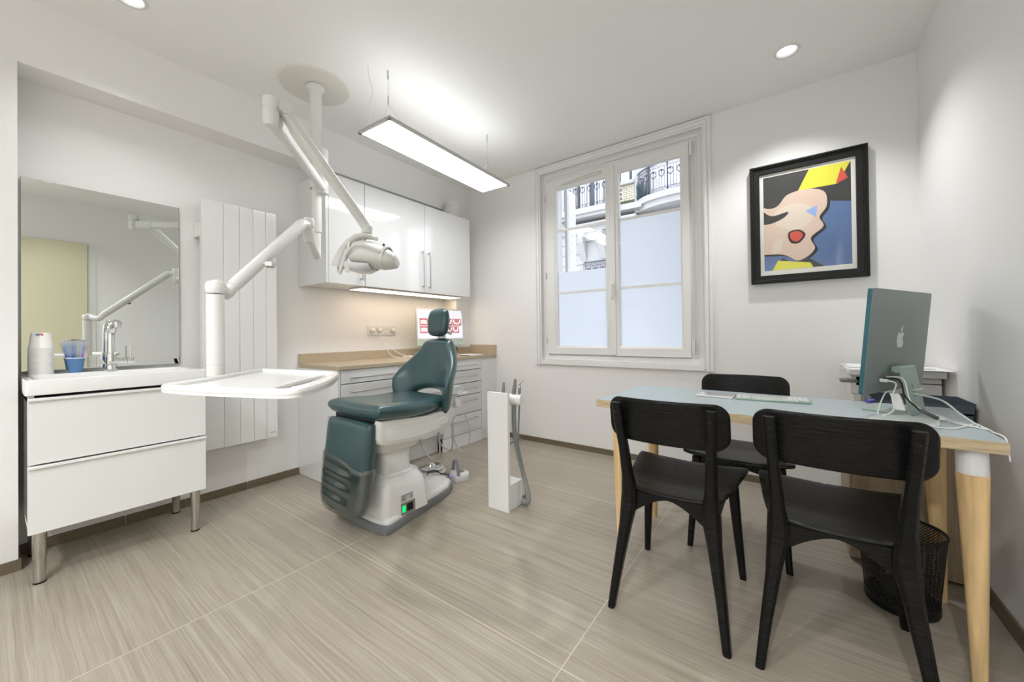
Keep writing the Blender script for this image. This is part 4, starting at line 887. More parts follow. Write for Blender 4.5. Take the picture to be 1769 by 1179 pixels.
# ------------------------------------------------------------------ worktop and base cabinets
wt = thing('worktop', 'beige speckled quartz worktop with a low upstand along both walls', 'worktop', (-2.72, 2.2, .80))
WF = -2.447
sl_ = [(XL + .001, 1.380), (WF, 1.380), (WF, YB - .001), (XP + .001, YB - .001), (XP + .001, PY - .001), (XL + .001, PY - .001)]
obj('slab', MB().rings([[(x, y, z) for x, y in sl_] for z in (.803, .830)]), STONE, wt, bevel=.002)
q = MB(); q.box(XL + .001, XL + .018, 1.380, PY, .830, .903); q.box(XL + .001, XP + .018, PY - .018, PY - .001, .830, .903); q.box(XP + .001, XP + .018, PY - .018, YB - .001, .830, .903); q.box(XP + .018, WF, YB - .018, YB - .001, .830, .926)
obj('upstand', q, STONE, wt, bevel=.001)
BFX = -2.475; DF = -2.457
ep = obj('cabinet_end_panel', MB().box(XL + .002, DF, 1.380, 1.400, 0.002, .802), GLOSSW, None, 'tall glossy white end panel under the left end of the worktop', 'panel', bevel=.001)
def bcab(lab, y0, y1, zs, hl, plinth_x, zlow):
    c = thing('base_cabinet', lab, 'cabinet', (-2.72, (y0 + y1) / 2, 0), 'white base cabinets under the beige worktop'); q = MB(); t = .016
    q.box(XL + .002, BFX, y0, y0 + t, zlow, .802); q.box(XL + .002, BFX, y1 - t, y1, zlow, .802); q.box(XL + .002, BFX, y0, y1, zlow, zlow + t); q.box(XL + .002, XL + .01, y0, y1, zlow, .802)
    q.box(XL + .002, BFX, y0, y1, .786, .802); obj('body', q, GLOSSW, c, bevel=.001)
    obj('plinth', MB().box(plinth_x - .016, plinth_x, y0, y1, .002, zlow), WHITE, c)
    for z0, z1 in zs:
        d_ = obj('drawer', MB().box(BFX + .001, DF, y0 + .0015, y1 - .0015, z0 + .0015, z1 - .0015), GLOSSW, c, bevel=.0012)
        if hl: bar_handle(d_, 'y', DF, (y0 + y1) / 2, z1 - .055 if z1 > .2 else z1 - .04, hl)
    return c
bcab('white base cabinet with steel bar handles at the left end of the worktop', 1.402, 1.880, [(.706, .800), (.60, .703), (.40, .597), (.115, .397)], .345, -2.475, .115)
bcab('white base cabinet with low recessed plinth hidden behind the dental chair', 1.882, 2.340, [(.60, .800), (.30, .597), (.17, .297)], .30, -2.53, .17)
bcab('white five drawer base cabinet with bar handles near the window wall', 2.342, 2.852, [(.703, .803), (.585, .700), (.470, .582), (.300, .467), (.118, .297)], .345, -2.459, .116)
obj('filler_panel', MB().box(XP + .002, DF, 2.854, YB - .002, .002, .802), GLOSSW, None, 'plain white filler panel between the drawers and the window wall', 'panel', bevel=.001)

# socket strip
so_ = thing('socket_strip', 'white quadruple wall socket with three cables plugged in above the worktop', 'socket', (XL, 2.11, 1.08))
obj('plate', MB().box(XL, XL + .010, 1.965, 2.260, 1.040, 1.125), PLASW, so_, bevel=.003)
for k in range(4):
    y = 2.005 + k * .0715
    s_ = obj('socket', MB().lathe((XL + .0101, y, 1.083), [(.026, 0), (.027, .002), (.024, .003), (.022, -.004), (.0005, -.004)], 28, 'x'), PLASW, so_)
    q = MB(); q.cyl((XL + .0065, y - .010, 1.083), (XL + .0078, y - .010, 1.083), .003, n=10); q.cyl((XL + .0065, y + .010, 1.083), (XL + .0078, y + .010, 1.083), .003, n=10); obj('socket_holes', q, DARKP, s_)
def cable(lab, y, pts, r=.003, plug=True, group='white cables plugged in above the worktop'):
    t = thing('power_cable', lab, 'cable', (XL + .02, y, 1.083), group)
    if plug: obj('plug', MB().lathe((XL + .010, y, 1.083), [(.0005, .034), (.008, .034), (.018, .022), (.019, .003), (.0005, .003)], 20, 'x'), WIREW, t)
    obj('cord', MB().tube([(XL + .040, y, 1.083)] + pts, r, 8, sm=8), WIREW, t)
cable('white cable drooping from the leftmost socket down to the worktop', 2.005, [(-2.955, 2.03, 1.06), (-2.93, 2.10, .98), (-2.88, 2.17, .89), (-2.83, 2.24, .85), (-2.78, 2.30, .838), (-2.74, 2.36, .836)])
cable('white cable dropping steeply from the second socket to the worktop', 2.0765, [(-2.955, 2.092, 1.07), (-2.945, 2.105, 1.0), (-2.93, 2.11, .92), (-2.90, 2.13, .86), (-2.83, 2.16, .836), (-2.76, 2.24, .835), (-2.77, 2.33, .835), (-2.83, 2.30, .845), (-2.84, 2.22, .845), (-2.77, 2.20, .84), (-2.72, 2.30, .838)])
cable('white cable running from the rightmost socket to the computer', 2.2195, [(-2.955, 2.26, 1.06), (-2.94, 2.33, 1.02), (-2.91, 2.42, .985), (-2.87, 2.50, .96), (-2.84, 2.55, .93)])
q = MB(); 
for k in range(3): q.tube([(-2.80 + .05 * math.cos(a + k) , 2.33 + (.045 + .008 * k) * math.sin(a), .836 + .005 * k + (.03 if k == 2 else .0) * max(0, math.sin(a))) for a in [2 * PI * i / 20 for i in range(20)]], .003, 8)
obj('coiled_cable', q, WIREW, None, 'coiled white cable lying on the worktop beside the dental chair backrest', 'cable')

# desktop computer on the worktop
c2 = thing('desktop_computer', 'slim all-in-one computer on the worktop showing dental photographs', 'computer', (-2.74, 2.63, .83))
SA, SB_, SC_, SD = Vector((-2.86, 2.385, 1.29)), Vector((-2.745, 2.895, 1.285)), Vector((-2.735, 2.905, 1.005)), Vector((-2.85, 2.40, .995))
Mz = Matrix.Translation((-2.80, 2.645, 1.142)) @ Matrix.Rotation(math.radians(-11), 4, 'Z') @ Matrix.Rotation(math.radians(5), 4, 'Y').inverted()
# local: x = screen normal, y = right, z = up
Q = lambda x, y, z: Mz @ Vector((x, y, z))
bxm = lambda x0, x1, y0, y1, z0, z1: MB().box(x0, x1, y0, y1, z0, z1).xf(Mz)
obj('housing', bxm(-.012, 0, -.270, .270, -.155, .152), GREENA, c2, bevel=.002)
obj('bezel', bxm(0, .0012, -.269, .269, -.154, .151), PLASW, c2); sc2 = obj('screen', bxm(.0012, .0016, -.255, .255, -.140, .138), mat('lit screen', (0.3, 0.3, 0.35), 0.2, emit=(0.62, 0.63, 0.78), estr=0.6), c2, label='lit pale lilac screen')
obj('chin', bxm(-.012, .0012, -.270, .270, -.21, -.156), mat('mint chin', (0.50, 0.62, 0.55), 0.4), c2)
obj('stand', MB().box(-2.86, -2.68, 2.58, 2.72, .830, .836), GREENA, c2); obj('stand_neck', MB().rings([[(-2.85, 2.58, .836), (-2.84, 2.58, .836), (-2.84, 2.72, .836), (-2.85, 2.72, .836)], [(-2.835, 2.59, 1.10), (-2.825, 2.59, 1.10), (-2.825, 2.71, 1.10), (-2.835, 2.71, 1.10)]]), GREENA, c2)
GUM = mat('photo gum pink', (0.36, 0.11, 0.13), 0.4, emit=(0.50, 0.20, 0.23), estr=0.35); TOO = mat('photo tooth white', (0.8, 0.78, 0.72), 0.4, emit=(0.75, 0.72, 0.68), estr=0.4); GUD = mat('photo dark red', (0.2, 0.03, 0.04), 0.4, emit=(0.28, 0.10, 0.12), estr=0.3)
for r_, (zt, zb) in enumerate(((.055, -.015), (-.022, -.090))):
    for k, (ya, yb) in enumerate([(-.235, -.145), (-.13, -.04), (-.025, .06), (.070, .130), (.136, .245) if r_ == 0 else (.132, .215)]):
        ph = obj('dental_photo', bxm(.0016, .0019, ya, yb, zb, zt), GUM if k != 3 else GUD, sc2); q = MB(); yc = (ya + yb) / 2; w_ = (yb - ya)
        if k < 3:
            for i in range(7): q.box(.0019, .0021, ya + .01 + i * (w_ - .02) / 7, ya + .0085 + (i + 1) * (w_ - .02) / 7, (zt + zb) / 2 + .002, (zt + zb) / 2 + .020 - .002 * abs(i - 3))
            q.box(.0019, .0021, ya + .01, yb - .01, (zt + zb) / 2 - .018, (zt + zb) / 2 - .001)
            q.xf(Mz)
        else:
            pts = [(yc + w_ * .34 * math.sin(t), (zb + zt) / 2 + .015 - .038 * math.cos(t) * .8) for t in [-1.9 + 3.8 * i / 14 for i in range(15)]]
            for (a, b), (c_, d2) in zip(pts[:-1], pts[1:]):
                dv = Vector((c_ - a, d2 - b)).normalized(); nx, nz = -dv.y * .006, dv.x * .006; q.add([Q(.0021, a + nx, b + nz), Q(.0021, c_ + nx, d2 + nz), Q(.0021, c_ - nx, d2 - nz), Q(.0021, a - nx, b - nz)], [(0, 1, 2, 3)])
        obj('teeth', q, TOO, ph, smooth=False)
q = MB(); q.box(-2.66, -2.50, 2.76, 2.93, .830, .836); q.box(-2.65, -2.52, 2.70, 2.90, .836, .840)
obj('paper_sheets', q, PAPER, None, 'flat white papers on the worktop to the right of the dental chair', 'paper')

# ------------------------------------------------------------------ desk
dk = thing('desk', 'desk with a pale blue top, oak edge and round bamboo legs', 'table', (-.12, 1.96, 0))
Md = Matrix.Translation((-.118, 1.965, 0)) @ Matrix.Rotation(math.radians(-2.6), 4, 'Z')
DW, DD, DZ = .612, .302, .722
q = MB().box(-DW, DW, -DD, DD, DZ - .034, DZ - .0008).xf(Md); obj('edge_band', q, OAK, dk)
q = MB().box(-DW + .0012, DW - .0012, -DD + .0012, DD - .0012, DZ - .0009, DZ).xf(Md); obj('tabletop', q, DESKT, dk)
def dleg(x, y, bx_=0, by_=0):
    a = Md @ Vector((x, y, DZ - .035)); b = Md @ Vector((x + bx_, y + by_, 0)); dv = (b - a)
    q = MB(); q.cyl(a, a + dv * .105, .0325, .0335, 36); t_ = obj('leg', MB().cyl(a + dv * .105, b, .0335, .0155, 36), BAMBOO, dk); obj('white_mount', q, GLOSSW, t_, label='white plastic leg mount')
    q = MB().lathe(b, [(.0005, 0), (.0155, 0), (.0155, .004)], 24); obj('foot_glide', q, PLASW, t_)
dleg(.553, -.252, .008, -.0); dleg(.548, .200, .015, .0); dleg(-.537, -.215, .0, .0); dleg(-.522, .215, .0, .0)

# pedestal drawer unit under the desk
pd = thing('drawer_pedestal', 'oak veneer drawer pedestal under the right end of the desk', 'cabinet', (.38, 2.5, 0))
obj('body', MB().box(.208, .575, 2.295, 2.66, .012, .640), OAKV, pd, bevel=.001); obj('top_edge', MB().box(.206, .577, 2.293, 2.66, .640, .656), OAKV, pd, bevel=.001)
obj('feet', MB().box(.22, .56, 2.32, 2.64, 0, .012), DARKP, pd)

# wire mesh waste bin
wb_ = thing('waste_bin', 'round black wire mesh waste bin on the floor under the desk', 'bin', (.335, 2.035, 0)); bc = (.325, 2.03)
o = obj('mesh_wall', MB().lathe((bc[0], bc[1], 0), [(.098, .012), (.122, .285)], 72), NET, wb_)
# mesh object coordinates are relative to the bin's root, so shift the root onto the axis
wb_.location = (bc[0], bc[1], 0)
for ch in wb_.children: ch.data.transform(Matrix.Translation((.335 - bc[0], 2.035 - bc[1], 0)))
q = MB(); q.lathe((bc[0], bc[1], 0), [(.0005, .006), (.094, .006), (.100, .0), (.104, .010), (.1035, .034), (.100, .036), (.0995, .014), (.0005, .012)], 64); obj('base', q, BLACKM, wb_)
q = MB(); loop_tube(q, [(bc[0] + .122 * math.cos(2 * PI * i / 48), bc[1] + .122 * math.sin(2 * PI * i / 48), .287) for i in range(48)], .006, .004, 10); obj('rim', q, BLACKM, wb_)
q = MB(); 
for k in range(45): a = 2 * PI * k / 45; q.cyl((bc[0] + .101 * math.cos(a), bc[1] + .101 * math.sin(a), .03), (bc[0] + .1218 * math.cos(a), bc[1] + .1218 * math.sin(a), .284), .0007, n=4)
obj('wire_ribs', q, BLACKM, wb_)
q = MB()
for k, (a, b, c_, r_) in enumerate(((.30, 2.0, .06, .045), (.36, 2.05, .05, .04), (.33, 2.07, .11, .035))):
    vs = []
    mbb = MB().ball((0, 0, 0), r_, 12); mbb.v = [(x * (1 + rnd.uniform(-.25, .25)) + a, y * (1 + rnd.uniform(-.25, .25)) + b, z * (1 + rnd.uniform(-.25, .25)) + c_) for x, y, z in mbb.v]; q.add(mbb.v, mbb.f)
obj('bin_bag', q, mat('black bag', (0.02, 0.02, 0.02), 0.25), None, 'crumpled black plastic bag lying inside the mesh waste bin', 'bag', angle=10)

# ------------------------------------------------------------------ chairs
def make_chair():
    t = thing('dining_chair', 'tmp', 'chair')
    # seat: thin curved plywood
    so = smooth_poly([(-.140, .070), (0, .060), (.140, .070), (.165, .085), (.188, .20), (.214, .38), (.222, .455), (.205, .482), (.10, .492), (0, .494), (-.10, .492), (-.205, .482), (-.222, .455), (-.214, .38), (-.188, .20), (-.165, .085)], 4)
    def sf(u, v, w): return (u, v, .442 + .022 * (abs(u) / .22) ** 2.2 * (1 - .3 * max(0, (v - .3) / .2)) - .020 * max(0, 1 - abs(v - .22) / .25) + w)
    obj('seat', pillow(so, .007, .008, sf, .03), BLACKW, t, angle=180)
    bo_ = [(u, v) for u, v in rrect(-.206, .206, .626, .797, .046, 8)]
    bo_ = [(u, v + .010 * (u / .218) ** 2 * (1 if v < .7 else -.6)) for u, v in bo_]
    def bf(u, s, w): return (u, .012 + .20 * u * u / .218 - (s - .70) * .14 + w + .004, s + .0)
    obj('backrest', pillow(bo_, .0065, .007, bf, .025), BLACKW, t, angle=180)
    for s in (-1, 1):
        # rear leg: kinked, tapered; sections as (x, y, z, halfwidth x, halfdepth y)
        secs = [(.192, .012, 0, .0125, .014), (.175, .040, .14, .016, .018), (.153, .068, .30, .021, .023), (.143, .082, .38, .028, .026), (.141, .083, .42, .0275, .025), (.144, .070, .49, .019, .020), (.149, .046, .60, .016, .018), (.155, .018, .70, .0155, .016), (.158, -.004, .778, .015, .014)]
        rs = []
        for x, y, z, a, b in secs:
            rs.append([(s * x + p * a, y + q_ * b - .012, z) for p, q_ in ((-1, -.55), (-.55, -1), (.55, -1), (1, -.55), (1, .8), (.8, 1), (-.8, 1), (-1, .8))])
        lg = obj('leg', MB().rings(rs), BLACKW, t, angle=25, bevel=.0015)
        for zz, yy in ((.745, .003 - .0265), (.665, .029 - .0285)):
            obj('screw', MB().lathe((s * .155, yy + .001, zz), [(.0005, .004), (.003, .004), (.003, -.001), (.0055, -.0015), (.0065, .0), (.0065, .004)], 16, 'y'), BLACKM, lg)
        fs = [(.196, .468, 0, .012, .013), (.182, .442, .20, .016, .017), (.172, .424, .36, .019, .020), (.168, .418, .425, .020, .021)]
        rs = [[(s * x + p * a, y + q_ * b, z) for p, q_ in ((-1, -.6), (-.6, -1), (.6, -1), (1, -.6), (1, .6), (.6, 1), (-.6, 1), (-1, .6))] for x, y, z, a, b in fs]
        obj('leg', MB().rings(rs), BLACKW, t, angle=25, bevel=.0015)
    # aprons: arched rear rail, side rails, front rail
    def arch(y, x, z0, z1, zt, th, nm):
        n = 20; top = [(-x + 2 * x * i / n, zt) for i in range(n + 1)]; bot = [(-x + 2 * x * i / n, z0 + (z1 - z0) * (1 - abs(2 * i / n - 1) ** 1.6)) for i in range(n + 1)][::-1]
        q = MB().rings([[(a, y - th, b) for a, b in top + bot], [(a, y + th, b) for a, b in top + bot]]); obj(nm, q, BLACKW, t, angle=40)
    arch(.084, .150, .325, .418, .430, .011, 'rear_rail'); arch(.415, .165, .36, .40, .428, .010, 'front_rail')
    for s in (-1, 1):
        q = MB(); n = 12
        rs = []
        for i in range(n + 1):
            k = i / n; y = .09 + .33 * k; x = s * (.150 + .020 * k); zb = .365 + .045 * (1 - abs(2 * k - 1) ** 1.6)
            rs.append([(x - .009, y, zb), (x + .009, y, zb), (x + .009, y, .428), (x - .009, y, .428)])
        obj('side_rail', q.rings(rs), BLACKW, t)
    return t
ch = make_chair(); c1 = copy_tree(ch); c3 = copy_tree(ch)
def place(t, x, y, rz, lab):
    t.location = (x, y, 0); t.rotation_euler = (0, 0, math.radians(rz)); t['label'] = lab; t['group'] = 'black wooden chairs around the desk'
place(ch, -.368, 1.388, 0, 'black wooden chair on the left in front of the desk, seen from behind')
place(c1, .103, 1.398, -1.0, 'nearest black wooden chair in front of the desk, below the computer')
place(c3, -.210, 2.475, 180, 'black wooden chair on the far side of the desk, facing the camera')

# ------------------------------------------------------------------ things on the desk
def slab_obj(name, pts, z0, z1, m_, lab, cat, bevel=.001, r=0):
    return obj(name, MB().rings([[(x, y, z0) for x, y in pts], [(x, y, z1) for x, y in pts]]), m_, None, lab, cat, bevel=bevel)
tp = slab_obj('trackpad', [(-.377, 2.030), (-.218, 2.020), (-.212, 2.132), (-.371, 2.142)], .7225, .731, GLOSSW, 'flat white trackpad on the desk at the left end of the keyboard', 'trackpad', .002)
kb = thing('keyboard', 'slim pale green computer keyboard with white keys on the desk', 'keyboard', (-.07, 2.09, .7225))
obj('base', MB().rings([[(x, y, z) for x, y in ((-.208, 2.022), (.070, 2.046), (.064, 2.160), (-.214, 2.136))] for z in (.7225, .731)]), GREENA, kb, bevel=.002)
Mk = Matrix.Translation((-.072, 2.091, .731)) @ Matrix.Rotation(math.radians(4.9), 4, 'Z')
q = MB()
for r_ in range(6):
    for k in range(14 if r_ else 12):
        if r_ == 0 and 3 <= k <= 6: continue
        x0 = -.134 + k * .01925; q.box(x0, x0 + .0168, -.052 + r_ * .0178, -.052 + r_ * .0178 + .0155, .0, .0022)
q.box(-.134 + 3 * .01925, -.134 + 6 * .01925 + .0168, -.052, -.0365, 0, .0022)
o = obj('keys', q.xf(Mk), PLASW, kb, smooth=False); o['kind'] = 'stuff'

# all-in-one computer seen from behind
im = thing('office_computer', 'teal all-in-one computer on a mint stand seen from behind on the desk', 'computer', (.351, 2.120, .722))
yw = math.radians(63.4); tl = math.radians(-5.05)
hx_ = Vector((math.cos(yw), math.sin(yw), 0)); nx_ = Vector((-math.sin(yw), math.cos(yw), 0)); vz_ = UPV * math.cos(tl) + nx_ * math.sin(tl); nn_ = hx_.cross(vz_)
nn_ = nn_ if nn_.dot(nx_) > 0 else -nn_
MI = Matrix(((hx_.x, vz_.x, nn_.x, .351), (hx_.y, vz_.y, nn_.y, 2.120), (hx_.z, vz_.z, nn_.z, .991), (0, 0, 0, 1)))   # local x right, y up, z toward the screen side
def MBx(): return MB()
pb = rrect(-.2735, .2735, -.196, .196, .008, 5)
q = MB().rings([[(u, v, .0) for u, v in pb], [(u, v, .0014) for u, v in rrect(-.2735, .2735, -.196, .196, .008, 5)]]).xf(MI); obj('back_panel', q, TEALB, im, angle=40)
q = MB().rings([[(u, v, .0014) for u, v in pb], [(u, v, .0150) for u, v in pb]]).xf(MI); obj('side_band', q, TEALA, im, angle=60)
q = MB().box(-.262, .262, -.125, .185, .0150, .0153).xf(MI); obj('screen', q, mat('dark screen', (0.01, 0.01, 0.012), 0.08), im)
q = MB().box(-.272, .272, -.195, -.13, .0150, .0154).xf(MI); obj('chin', q, LOGO, im)
ap = [(0, .018), (.006, .0225), (.014, .0245), (.0225, .0205), (.0265, .0165), (.0215, .012), (.0190, .005), (.0195, -.002), (.0235, -.008), (.0280, -.0105), (.0255, -.0175), (.0205, -.0255), (.0150, -.0300), (.0105, -.0298), (.005, -.0278), (0, -.0272), (-.005, -.0278), (-.0105, -.0300), (-.0155, -.0292), (-.0215, -.0230), (-.0265, -.0130), (-.0285, -.0030), (-.0275, .0080), (-.0235, .0170), (-.0165, .0230), (-.0090, .0240), (-.004, .0205)]
ap = [(u * 1.12, v * 1.12 - .006) for u, v in smooth_poly(ap, 3)]
lf = [(u * 1.12, v * 1.12 - .002) for u, v in smooth_poly([(.0, .022), (-.0005, .030), (.004, .038), (.0125, .0435), (.0130, .035), (.0085, .0265)], 4)]
lgm = MB(); 
for poly in (ap, lf):
    p2 = [(u, v + .012) for u, v in poly]; flat_poly(lgm, p2, lambda u, v: (u, v, -.0004)); lgm.rings([[(u, v, 0) for u, v in p2], [(u, v, -.0004) for u, v in p2]], False)
obj('logo', lgm.xf(MI), LOGO, im, smooth=False, label='pale mint apple shaped emblem')
# stand
q = MB(); q.cyl(MI @ Vector((-.070, -.108, -.020)), MI @ Vector((.070, -.108, -.020)), .013, n=24); q.rings([[MI @ Vector(p) for p in ((-.055, -.12, 0), (.055, -.12, 0), (.055, -.10, 0), (-.055, -.10, 0))], [MI @ Vector(p) for p in ((-.055, -.115, -.015), (.055, -.115, -.015), (.055, -.103, -.015), (-.055, -.103, -.015))]]); hg = obj('hinge', q, GREENA, im)
top = MI @ Vector((0, -.108, -.030)); botc = Vector((.376, 2.020, .7265)); W2 = .070
slot = [( .012 * math.cos(t), .0) for t in (0,)]
up_ = (top - botc); nv = up_.cross(hx_).normalized()
def stp(u, k, off): return botc + hx_ * u + up_ * k + nv * off
ou = rrect(-W2, W2, -0.01, 1.01, .008, 4); ho_ = [(u, v) for u, v in smooth_poly([(0, .36), (.010, .40), (.011, .50), (.010, .60), (0, .64), (-.010, .60), (-.011, .50), (-.010, .40)], 4)]
fs = geometry.tessellate_polygon([[Vector((u, v, 0)) for u, v in ou], [Vector((u, v, 0)) for u, v in ho_]]); al = ou + ho_
q = MB(); q.add([stp(u, v, -.003) for u, v in al], [tuple(t) for t in fs]); q.add([stp(u, v, .003) for u, v in al], [tuple(t)[::-1] for t in fs])
for l_ in (ou, ho_): q.rings([[stp(u, v, -.003) for u, v in l_], [stp(u, v, .003) for u, v in l_]], False)
obj('stand_neck', q, GREENA, im, smooth=False)
bs = [botc + hx_ * u + nx_ * w for u, w in ((-W2, -.004), (W2, -.004), (W2, .135), (-W2, .135))]
obj('stand_foot', MB().rings([[(p.x, p.y, z) for p in bs] for z in (.7225, .7275)]), GREENA, im, bevel=.001)
# cables at the computer
def ctube(name, pts, r, m_, lab, parent=None, cat='cable', group=None):
    if parent is None: return obj(name, MB().tube(pts, r, 8, sm=8), m_, None, lab, cat, group)
    return obj(name, MB().tube(pts, r, 8, sm=8), m_, parent)
pa_ = MI @ Vector((-.155, -.147, -.003)); pb_ = MI @ Vector((-.130, -.140, -.003))
k1 = thing('usb_cable', 'white cable looping from the lower left of the office computer to the desk', 'cable', tuple(pa_))
q = MB(); bar(q, pa_ - nx_ * .0, .004, .006, pa_ - nx_ * .022, .004, .006, hx_, UPV); obj('plug', q, WIREW, k1)
ctube('cord', [pa_ - nx_ * .022, pa_ + Vector((.04, -.02, -.01)), (.292, 1.900, .795), (.292, 1.885, .750), (.262, 1.880, .728), (.255, 1.91, .732), (.275, 1.96, .78), (.30, 2.02, .80), (.335, 2.06, .785), (.352, 2.08, .745)], .0022, WIREW, '', k1)
k2 = thing('adapter_cable', 'black adapter cable with a grey block leaning on the computer stand', 'cable', tuple(pb_))
ctube('cord', [pb_, pb_ + Vector((.04, -.03, -.006)), (.325, 1.905, .800), (.350, 1.895, .765), (.362, 1.890, .752)], .0026, BLACKM, '', k2)
q = MB(); bar(q, Vector((.360, 1.888, .756)), .009, .006, Vector((.402, 1.905, .731)), .009, .006, Vector((.3, -.95, 0)).normalized(), Vector((.5, .15, .85)).normalized()); obj('block', q, mat('space grey', (0.10, 0.10, 0.11), 0.35), k2, bevel=.002)
q = MB(); bar(q, Vector((.402, 1.905, .731)), .008, .005, Vector((.420, 1.912, .7275)), .006, .004, Vector((.3, -.95, 0)).normalized(), UPV); obj('white_plug', q, WIREW, k2, bevel=.001)
ctube('white_cable', [pb_ + Vector((.01, .0, .004)), pb_ + Vector((.05, -.025, .0)), (.345, 1.93, .775), (.395, 1.945, .740), (.43, 1.93, .728), (.455, 1.86, .7255), (.47, 1.82, .7255), (.485, 1.80, .7255), (.482, 1.83, .726)], .0022, WIREW, 'white cable passing in front of the mint stand to the desk corner')
ctube('thin_white_cable', [(.420, 1.912, .727), (.44, 1.86, .7255), (.462, 1.83, .7255), (.478, 1.845, .726), (.475, 1.865, .727), (.45, 1.83, .7258), (.41, 1.77, .7250), (.375, 1.762, .7250), (.36, 1.785, .7250)], .0022, WIREW, 'white cable looping over the desk edge beside the acrylic tray')
ctube('mains_lead', [stp(.0, .50, -.03), stp(.0, .50, .0), stp(.0, .48, .02), (.425, 1.985, .785), (.455, 1.92, .752), (.473, 1.865, .732), (.483, 1.845, .727)], .0032, WIREG, 'pale green power cord threaded through the hole of the computer stand')
ctube('desk_cable', [(.483, 1.85, .7265), (.487, 1.80, .7258), (.485, 1.76, .7258), (.489, 1.72, .7258), (.4925, 1.70, .715), (.495, 1.69, .66)], .0022, WIREW, 'white cable running along the right desk edge and over it')
q = MB(); q.rings([[(.302, 1.915, .7485), (.325, 1.905, .7485), (.327, 1.908, .7485), (.304, 1.918, .7485)], [(.295, 1.965, .80), (.318, 1.955, .80), (.320, 1.958, .80), (.297, 1.968, .80)]]); obj('white_card', q, PAPER, None, 'small white folded card leaning in front of the mint computer stand', 'card')
ac = slab_obj('acrylic_tray', [(.214, 1.795), (.250, 1.890), (.330, 1.932), (.402, 1.880), (.384, 1.795)], .7225, .7295, mat('frosted acrylic', (0.60, 0.65, 0.63), 0.25), 'flat frosted pale tray under the cables in front of the office computer', 'tray')
q = MB(); q.box(.232, .275, 2.17, 2.175, .7225, .74); o = obj('purple_pen', MB().cyl((.262, 2.215, .7295), (.287, 2.255, .7295), .007), mat('purple plastic', (0.12, 0.10, 0.5), 0.3), None, 'purple capped pen at the edge of the letter tray', 'pen')
# letter tray
lt = thing('letter_tray', 'dark blue stacked letter tray on the oak pedestal behind the desk', 'letter tray', (.44, 2.4, .656))
def letter(x0, x1, y0, y1, z0):
    q = MB(); t = .004
    q.box(x0, x1, y0, y1, z0, z0 + t); q.box(x0, x0 + t, y0, y1, z0, z0 + .045); q.box(x1 - t, x1, y0, y1, z0, z0 + .045); q.box(x0, x1, y1 - t, y1, z0, z0 + .045); q.box(x0, x1, y0, y0 + t, z0, z0 + .030); return q
obj('lower_tray', letter(.285, .588, 2.30, 2.50, .657), TRAYB, lt, bevel=.001)
obj('upper_tray', letter(.285, .590, 2.295, 2.505, .692), TRAYB, lt, bevel=.001)

# printer on its stand in the corner
ps = thing('printer_stand', 'small white stand with a sloping oak leg in the corner behind the desk', 'stand', (.40, 2.85, 0))
q = MB(); q.box(.262, .58, 2.72, 3.04, .40, .42); q.box(.262, .282, 2.72, 3.04, 0, .40); q.box(.56, .58, 2.72, 3.04, 0, .40); q.box(.262, .58, 2.72, 3.04, .05, .07); q.box(.255, .283, 2.712, 2.722, .16, .172); obj('frame', q, WHITE, ps, bevel=.001)
q = MB(); q.rings([[(.205, 2.70, .415), (.262, 2.70, .415), (.262, 2.72, .415), (.205, 2.72, .415)], [(.258, 2.70, .0), (.285, 2.70, .0), (.285, 2.72, .0), (.258, 2.72, .0)]]); obj('oak_leg', q, OAK, ps)
pr_ = thing('printer', 'white office printer in the corner behind the office computer', 'printer', (.40, 2.8, .42))
q = MB(); q.box(.262, .585, 2.70, 3.03, .42, .795); obj('body', q, PLASW, pr_, bevel=.006)
q = MB(); q.box(.240, .59, 2.62, 3.03, .800, .838); obj('scanner_lid', q, PLASW, pr_, bevel=.008)
q = MB(); q.box(.262, .30, 2.69, 2.70, .425, .80); q.box(.255, .585, 2.685, 2.70, .70, .795); obj('front_frame', q, PLASW, pr_, bevel=.004)
q = MB(); q.box(.278, .30, 2.685, 2.692, .745, .79); obj('paper_slot', q, DARKP, pr_)
q = MB(); q.box(.215, .285, 2.68, 2.75, .757, .775); obj('output_flap', q, GREYP, pr_, bevel=.004)
q = MB(); q.box(.262, .586, 2.6835, 2.6845, .765, .770); obj('seam', q, DARKP, pr_)
q = MB(); q.rings([[(.47, 2.56, .842), (.592, 2.53, .842), (.594, 2.80, .842), (.50, 2.80, .842)], [(.47, 2.56, .8435), (.592, 2.53, .8435), (.594, 2.80, .8435), (.50, 2.80, .8435)]])
pp_ = obj('paper_sheets', q, PAPER, None, 'printed white papers lying on top of the printer against the right wall', 'paper')
q = MB()
for k in range(5): q.box(.50, .545 + .006 * (k % 3), 2.60 + .02 * k, 2.605 + .02 * k, .8436, .8438)
obj('printed_lines', q, TEXTI, pp_)
q = MB(); q.box(.25, .40, 2.66, 2.90, .8385, .843); obj('paper_stack', q, PAPER, None, 'loose white papers on the left of the printer lid', 'paper')

